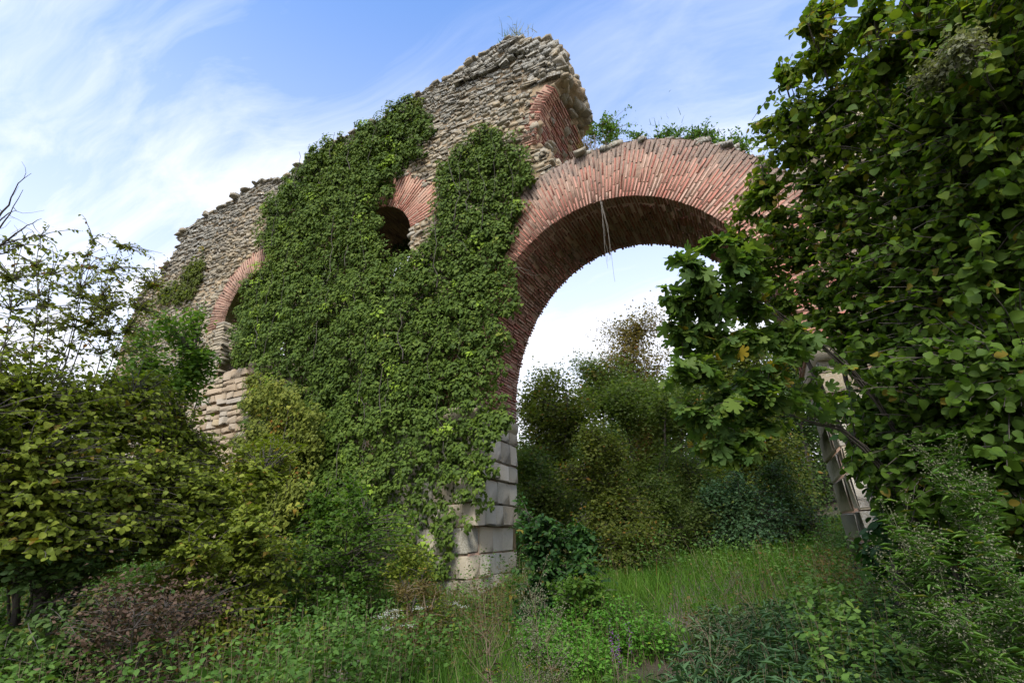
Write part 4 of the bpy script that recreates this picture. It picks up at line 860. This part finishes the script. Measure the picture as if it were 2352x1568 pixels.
def dark_hazel():
    seed(121); bs = gb(2330, 1360, 8.3)
    bl = [B(2250, 500, 7.28, 200, 300, w=.2), B(2330, 900, 7.02, 180, 250, w=.2), B(2150, 800, 7.80, 150, 200, w=.2), B(2200, 1100, 7.54, 130, 120, w=.2), B(2340, 1250, 7.15, 150, 110, w=.2), B(2280, 150, 7.28, 160, 160, w=.2), B(2450, 700, 5.98, 150, 500, w=.2)]
    bl += [B(2110, 1130, 6.6, 80, 90, w=.2), B(2060, 980, 6.8, 80, 90, w=.2), B(2180, 1230, 6.4, 120, 60, w=.2), B(2330, 1290, 6.2, 120, 70, w=.2), B(2100, 960, 6.4, 110, 110, w=.2), B(2080, 1280, 6.8, 70, 40, w=.2)]
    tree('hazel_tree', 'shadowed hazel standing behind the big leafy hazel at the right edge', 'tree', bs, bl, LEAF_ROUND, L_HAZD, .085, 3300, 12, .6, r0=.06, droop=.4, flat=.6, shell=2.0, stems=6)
dark_hazel()
def fig():
    seed(122); bs = gb(2190, 1360, 5.6); hub = at(1900, 800, 4.8); lim = []
    hub2 = at(1800, 725, 4.3)
    for x, y, d in [(1640, 560, 3.9), (1560, 620, 3.8), (1540, 700, 3.8), (1590, 790, 3.9), (1680, 620, 4.0), (1540, 740, 3.7), (1720, 700, 4.2)]:
        e = at(x, y, d); p = np.concatenate([bez(bs, at(2120, 960, 5.2), hub, 8)[:-1], bez(hub, hub2+rng.normal(0, .05, 3), e, 10)]); lim.append(p)
    for x, y, d in [(1600, 950, 3.8), (1560, 880, 3.7), (1680, 1040, 4.0), (1750, 920, 4.1), (1840, 980, 4.3), (1620, 870, 3.8)]:
        e = at(x, y, d); p = np.concatenate([bez(bs, at(2120, 1120, 5.2), at(1930, 985, 4.8), 8)[:-1], bez(at(1930, 985, 4.8), at(1760, 940, 4.3), e, 10)]); lim.append(p)
    bl = [B(1650, 560, 3.9, 55, 35), B(1590, 600, 3.8, 45, 45), B(1560, 680, 3.8, 55, 60), B(1640, 680, 3.9, 70, 60), B(1560, 760, 3.8, 50, 40), B(1640, 770, 3.9, 80, 50), B(1720, 780, 4.1, 70, 50), B(1700, 600, 4.1, 50, 40), B(1720, 690, 4.2, 60, 50), B(1600, 850, 3.8, 80, 45), B(1570, 930, 3.8, 65, 50), B(1660, 940, 3.9, 90, 60), B(1680, 1030, 4.0, 90, 45), B(1600, 1010, 3.8, 40, 30), B(1760, 860, 4.2, 90, 70), B(1750, 980, 4.2, 70, 60), B(1860, 860, 4.6, 60, 50), B(1830, 760, 4.4, 70, 50)]
    tree('fig_tree', 'fig tree with big lobed leaves reaching across the right side of the arch', 'tree', bs, bl, LEAF_FIG, L_FIG, .10, 270, 8, .35, limbs=lim, r0=.009, droop=.5, flat=.5, shell=1.3, bark=M_BARK)
fig()
seed(123)
tree('clematis', 'grey-white fluffy clematis seed heads draped in the top of the hazel', 'climber', at(2150, 170, 5.0), [B(2225, 110, 4.6, 32, 40), B(2140, 175, 4.9, 40, 22), B(2180, 150, 4.8, 25, 20)], LEAF_SMALL, L_PALE, .028, 90, 26, .2, r0=.008, spread=.035, stems=3, wood='stems', crown='seed_heads')

# ---------------------------------------------------------------- ground plants
def sample_ground(n, x0, x1, y0, y1, dens=None, pmax=3.2):
    x = rng.uniform(x0, x1, n*3); y = y0+(y1-y0)*rng.random(n*3)**1.25
    P = np.stack([x, y, H(x, y)], -1); ok = inview(P+[0, 0, .3], 200) & (np.hypot(x-CAM[0], y-CAM[1]) > pmax)
    ok &= ~((x < -3.2) & (x > -18) & (y > -.1) & (y < TH+.1)) & ~((x > 3.2) & (y > -.1) & (y < TH+.1))
    if dens is not None: ok &= rng.random(n*3) < dens(x, y)
    return P[ok][:n]
def grass_mass(name, label, n, x0, x1, y0, y1, L, lm, dens, s, wid=.008, lean=.35):
    seed(s); P = sample_ground(n, x0, x1, y0, y1, dens); n = len(P); P = P-np.array([0, 0, .02]); X = nrm(np.array([0, 0, 1.])+rng.normal(0, lean, (n, 3))*np.array([1, 1, .1]))
    Nn = nrm(rng.normal(size=(n, 3))); dist = np.linalg.norm(P-CAM, axis=1)
    Ls = L*rng.uniform(.45, 1.15, n)*(.7+.6*n2d(P[:, 0], P[:, 1], .8, s)); Ls = Ls*(.5+1.0*n2d(P[:, 0], P[:, 1], 3.1, s+4)); S = np.stack([Ls, wid*np.clip(dist/6, .8, 2.2), Ls*rng.uniform(.5, 2, n)], -1)
    A = rng.random((n, 3)); A[:, 1] = n2d(P[:, 0], P[:, 1], .9, s+1)
    return tag(build(name, [inst(BLADE, P, X, Nn, S, A)], lm), label, 'grass', kind='stuff')
def nopath(x, y): return np.maximum(np.clip((path_dist(x, y)-.12)/.25, .10, 1), .7*np.clip((y+2.6)/1.5, 0, 1))*(np.hypot((x-PUD[0])/.75, (y-PUD[1])/.5) > 1)
grass_mass('grass', 'green meadow grass on the slope along the path', 80000, -6, 7, -6.5, 13, .33, L_GRASS, lambda x, y: nopath(x, y), 130)
grass_mass('dry_grass', 'straw-coloured tall grass mixed through the foreground weeds', 3000, -13, 7, -6.5, 4, .5, L_BROWN, lambda x, y: nopath(x, y)*(n2d(x, y, .7, 44) > .56)*np.where((x > -1) & (y > -2.5), .12, 1), 131, wid=.006)
def herb_mass(name, label, n, reg, hgt, lpp, T, lm, size, s, dens=None, stem=M_TWIG, whorl=False, kind='stuff'):
    seed(s); P = sample_ground(n, *reg, dens=dens); n = len(P); h = hgt*rng.uniform(.5, 1.15, n)*(.6+.8*n2d(P[:, 0], P[:, 1], .6, s)); tl = rng.normal(0, .16, (n, 3)); tl[:, 2] = 0
    idx = np.repeat(np.arange(n), lpp); m_ = len(idx); t = rng.random(m_)**.7; Q = P[idx]+np.array([0, 0, 1.])*(h[idx]*t)[:, None]+tl[idx]*(h[idx]*t*t)[:, None]
    a = rng.random(m_)*6.283; o = np.stack([np.cos(a), np.sin(a), np.zeros(m_)], -1); Q = Q+o*(.05+.10*(1-t))[:, None]*rng.random(m_)[:, None]*hgt*1.6
    X = nrm(o+np.array([0, 0, .15])+rng.normal(0, .35, (m_, 3))); Nn = nrm(np.array([0, 0, 1])+rng.normal(0, .42, (m_, 3)))
    A = rng.random((m_, 3)); A[:, 1] = n2d(P[idx, 0], P[idx, 1], 1.1, s+2)
    o_ = tag(build(name, [inst(T, Q, X, Nn, size*np.clip(rng.normal(1, .3, m_), .4, 1.8), A)], lm), label, 'weeds', kind=kind)
    # stems
    k2 = min(n, 2500); j = np.arange(k2); r = .0035; U = np.array([[1, 0, 0], [-.5, .87, 0], [-.5, -.87, 0]])*r
    Vb = P[j][:, None]+U[None]; Vt = (P[j]+np.array([0, 0, 1.])*h[j][:, None]+tl[j]*h[j][:, None])[:, None]+U[None]*.4; V = np.concatenate([Vb, Vt], 1).reshape(-1, 3)
    f = np.array([[0, 1, 4, 3], [1, 2, 5, 4], [2, 0, 3, 5]]).ravel(); L = (f[None]+np.arange(k2)[:, None]*6).ravel().astype(np.int32)
    tag(build(name+'_stems', [(V, L, np.full(k2*3, 4, np.int32), np.zeros((len(V), 3))+.5)], stem), 'stems of the '+label, 'weeds', kind='stuff')
FG = lambda x, y: nopath(x, y)*np.clip(1.3-(y+3)*.10, .25, 1)
herb_mass('nettles', 'tangled green nettles and herbs across the foreground', 6500, (-13, 8, -7.4, 4), .72, 22, LEAF_OVAL, L_HERB, .05, 140, lambda x, y: FG(x, y)*(n2d(x, y, .55, 60) > .36)*((x < -1.2) | (y > 1) | (x > 2.2))*np.where((x > -1.8) & (x < 3.0) & (y > -2.6), .2, 1)*np.where((x > -5) & (x < -1.2) & (y > -4.2), .35, 1))
herb_mass('weeds', 'grey-green and brown mixed weeds around the path and piers', 2600, (-10, 8, -6.8, 9), .6, 18, LEAF_SMALL, L_BROWN, .040, 141, lambda x, y: FG(x, y)*(n2d(x, y, .6, 61) > .55)*np.where((x > -1.5) & (x < 2.6) & (y > -2), .3, 1))
herb_mass('bluish_weeds', 'bluish-green bladed weeds right of the puddle', 1500, (1.2, 6, -6.4, -1.6), .42, 20, LEAF_LONG, L_TEAL, .11, 142, lambda x, y: FG(x, y))
herb_mass('low_weeds', 'low small-leaved ground weeds under the taller plants', 5200, (-14, 8, -7.0, 11), .20, 11, LEAF_SMALL, L_BUSH, .040, 143, lambda x, y: nopath(x, y))
herb_mass('lush_herbs', 'bright fresh green herb patch beside the puddle', 700, (-1.2, 1.4, -4.6, -1.6), .42, 24, LEAF_OVAL, L_LUSH, .040, 144, lambda x, y: nopath(x, y)*(np.hypot((x-.15)/.95, (y+3.0)/.85) < 1))

# countable plants of the foreground
def seedplant(s, label, x, y, d, hgt, n_br, lm, grp='tall seed-head plants', fl=L_PALE, sz=.020, name='seed_head_plant', wid=.28, nleaf=40, per=26, ll=LEAF_LONG, lsz=.08):
    seed(s); p = at(x, y, d); b = np.array([p[0], p[1], float(H(p[0], p[1]))]); t0 = b+np.array([rng.normal(0, .06), rng.normal(0, .06), hgt]); root = thing(name, label, 'plant', b, grp)
    main = wig(bez(b-[0, 0, .05], (b+t0)/2+rng.normal(0, .04, 3), t0, 10), .008); st = [tube(main, .006, .002, 4)]; F = []; BR = []
    for i in range(n_br):
        q = main[rng.integers(3, 10)]; a = rng.random()*6.28; e = q+np.array([math.cos(a), math.sin(a), 0])*rng.uniform(.3, 1)*wid+np.array([0, 0, rng.uniform(.08, .3)]); c = bez(q, (q+e)/2+[0, 0, -.02], e, 6); st.append(tube(c, .0022, .001, 3)); BR.append(c)
        tt = rng.random(per)[:, None]**.6; F.append(c[1]*(1-tt)+e*tt+rng.normal(0, .028, (per, 3)))
    F = np.concatenate(F); m_ = len(F); build('stem', st, M_STEM if nleaf > 100 else M_TWIG, root, smooth=True)
    build('seed_heads', [inst(SEED, F, nrm(rng.normal(size=(m_, 3))+[0, 0, .6]), nrm(rng.normal(size=(m_, 3))), sz*rng.uniform(.6, 1.3, m_), rng.random((m_, 3)))], fl, root)
    if nleaf > 100:
        BR = np.concatenate(BR); main = np.concatenate([main[:8].repeat(6, 0), BR])
    if nleaf:
        i = rng.integers(0, len(main) if nleaf > 100 else 8, nleaf); a = rng.random(nleaf)*6.28; build('leaves', [inst(ll, main[i]+rng.normal(0, .02, (nleaf, 3)), np.stack([np.cos(a), np.sin(a), rng.uniform(-.2, .6, nleaf)], -1), nrm(np.array([0, 0, 1])+rng.normal(0, .3, (nleaf, 3))), lsz*rng.uniform(.6, 1.3, nleaf), rng.random((nleaf, 3)))], lm, root)
seedplant(150, 'tall pale seed-head plant in front of the white pier foot', 1225, 1480, 4.6, 1.05, 30, L_HERB)
seedplant(151, 'shorter pale seed-head plant right of the tall pale one', 1300, 1540, 4.6, .72, 24, L_BROWN)
seedplant(152, 'thin brown dried stalk plant rising before the pier', 1130, 1500, 5.0, 1.15, 16, L_DEAD, fl=L_DEAD, sz=.016, wid=.2, per=10)
seedplant(153, 'brown dried stalk plant left of the pier', 1105, 1540, 4.6, .8, 14, L_DEAD, fl=L_DEAD, sz=.016, per=10)
for i, (x, y, d, h, lab) in enumerate([(2150, 1360, 4.2, 1.5, 'leftmost of the tall cream-flowered plants at the lower right'), (2230, 1320, 4.1, 1.68, 'tallest cream-flowered plant under the right hazel'), (2290, 1370, 3.9, 1.5, 'cream-flowered plant just right of the tallest one'), (2200, 1430, 3.8, 1.25, 'short cream-flowered plant in front of the tallest one'), (2330, 1450, 3.6, 1.15, 'cream-flowered plant in the lower right corner'), (2110, 1450, 4.0, 1.1, 'small cream-flowered plant left of the corner clump'), (2260, 1500, 3.5, .95, 'lowest cream-flowered plant at the bottom right')]):
    seedplant(160+i, lab, x, y, d, h, 34, L_HERB, grp='cream-flowered plants at the lower right', nleaf=900, per=30, lsz=.075, sz=.016, wid=.22, name='flowering_plant')
for i, (x, y, d, h, lab) in enumerate([(1690, 1480, 5.2, .75, 'pale-tipped weed beside the rock on the path'), (1620, 1510, 4.8, .6, 'pale-tipped weed just right of the puddle'), (1740, 1430, 6.0, .7, 'pale-tipped weed behind the path rock')]):
    seedplant(170+i, lab, x, y, d, h, 18, L_TEAL, grp='pale-tipped weeds by the path', nleaf=60, sz=.014)
def umbel(s, label, x, y, d, fl, name, grp, n=7, hgt=.8, top=12, sz=.018, spike=False, lm=L_HERB):
    seed(s); p = at(x, y, d); b = np.array([p[0], p[1], float(H(p[0], p[1]))]); root = thing(name, label, 'flower', b, grp); st = []; F = []; hgt = max(.25, p[2]-b[2])
    for i in range(n):
        e = b+np.array([rng.normal(0, .12), rng.normal(0, .12), hgt*rng.uniform(.8, 1.08)]); st.append(tube(bez(b, (b+e)/2+rng.normal(0, .03, 3), e, 7), .004, .002, 3))
        q = e+rng.normal(0, 1, (top*3, 3))*([.012, .012, .07] if spike else [.035, .035, .008]); F.append(q)
    F = np.concatenate(F); m_ = len(F); build('stem', st, M_TWIG, root); build('flowers', [inst(SEED, F, nrm(rng.normal(size=(m_, 3))), nrm(rng.normal(size=(m_, 3))), sz*rng.uniform(.6, 1.3, m_), rng.random((m_, 3)))], fl, root)
    m_ = 60; a = rng.random(m_)*6.28; hh = rng.random(m_)*hgt*.85; build('leaves', [inst(LEAF_OVAL, b+np.stack([np.cos(a)*.09, np.sin(a)*.09, hh], -1), np.stack([np.cos(a), np.sin(a), .2+0*a], -1), nrm(np.array([0, 0, 1])+rng.normal(0, .3, (m_, 3))), .055*rng.uniform(.6, 1.3, m_), rng.random((m_, 3)))], lm, root)
umbel(180, 'white umbel flowers in the weeds left of the pier', 915, 1405, 6.6, L_WHITE, 'umbel_flower', 'small wild flowers')
umbel(181, 'white umbel flowers right in front of the pier foot', 1092, 1378, 7.0, L_WHITE, 'umbel_flower', 'small wild flowers', n=2, top=8)
umbel(182, 'purple flower spikes in the fresh green patch by the puddle', 1415, 1480, 5.0, L_PURP, 'purple_flower', 'small wild flowers', n=5, spike=True, sz=.013)
umbel(183, 'yellow flowers low at the bottom left of the fresh green patch', 1165, 1530, 4.8, L_YFLOW, 'yellow_flower', 'small wild flowers', n=3, top=3, sz=.012)

def rock(s, label, x, y, sx, sy, sz):
    seed(s); p = ground(x, y); n1_, n2__ = 14, 9; V = []
    for i in range(n2__+1):
        for j in range(n1_):
            a, b = j/n1_*2*math.pi, (i/n2__-.5)*math.pi; V.append((math.cos(a)*math.cos(b), math.sin(a)*math.cos(b), math.sin(b)))
    V = np.array(V); V = V*(1+.9*(noise3(V*1.6+s, 1)-.5)+.5*(noise3(V*4+s, 1)-.5))[:, None]; V = np.sign(V)*np.abs(V)**.8*np.array([sx, sy, sz])+p+[0, 0, sz*.25]
    F = [[i*n1_+j, i*n1_+(j+1) % n1_, (i+1)*n1_+(j+1) % n1_, (i+1)*n1_+j] for i in range(n2__) for j in range(n1_)]
    o = build('rock', [chunk(V, F, (.5, .5, .2))], M_ROCK); tag(o, label, 'rock')
rock(190, 'pale pointed rock beside the path right of the puddle', 1645, 1475, .11, .10, .14)
rock(191, 'rough grey-brown boulder half buried at the bottom edge', 790, 1560, .24, .2, .13)
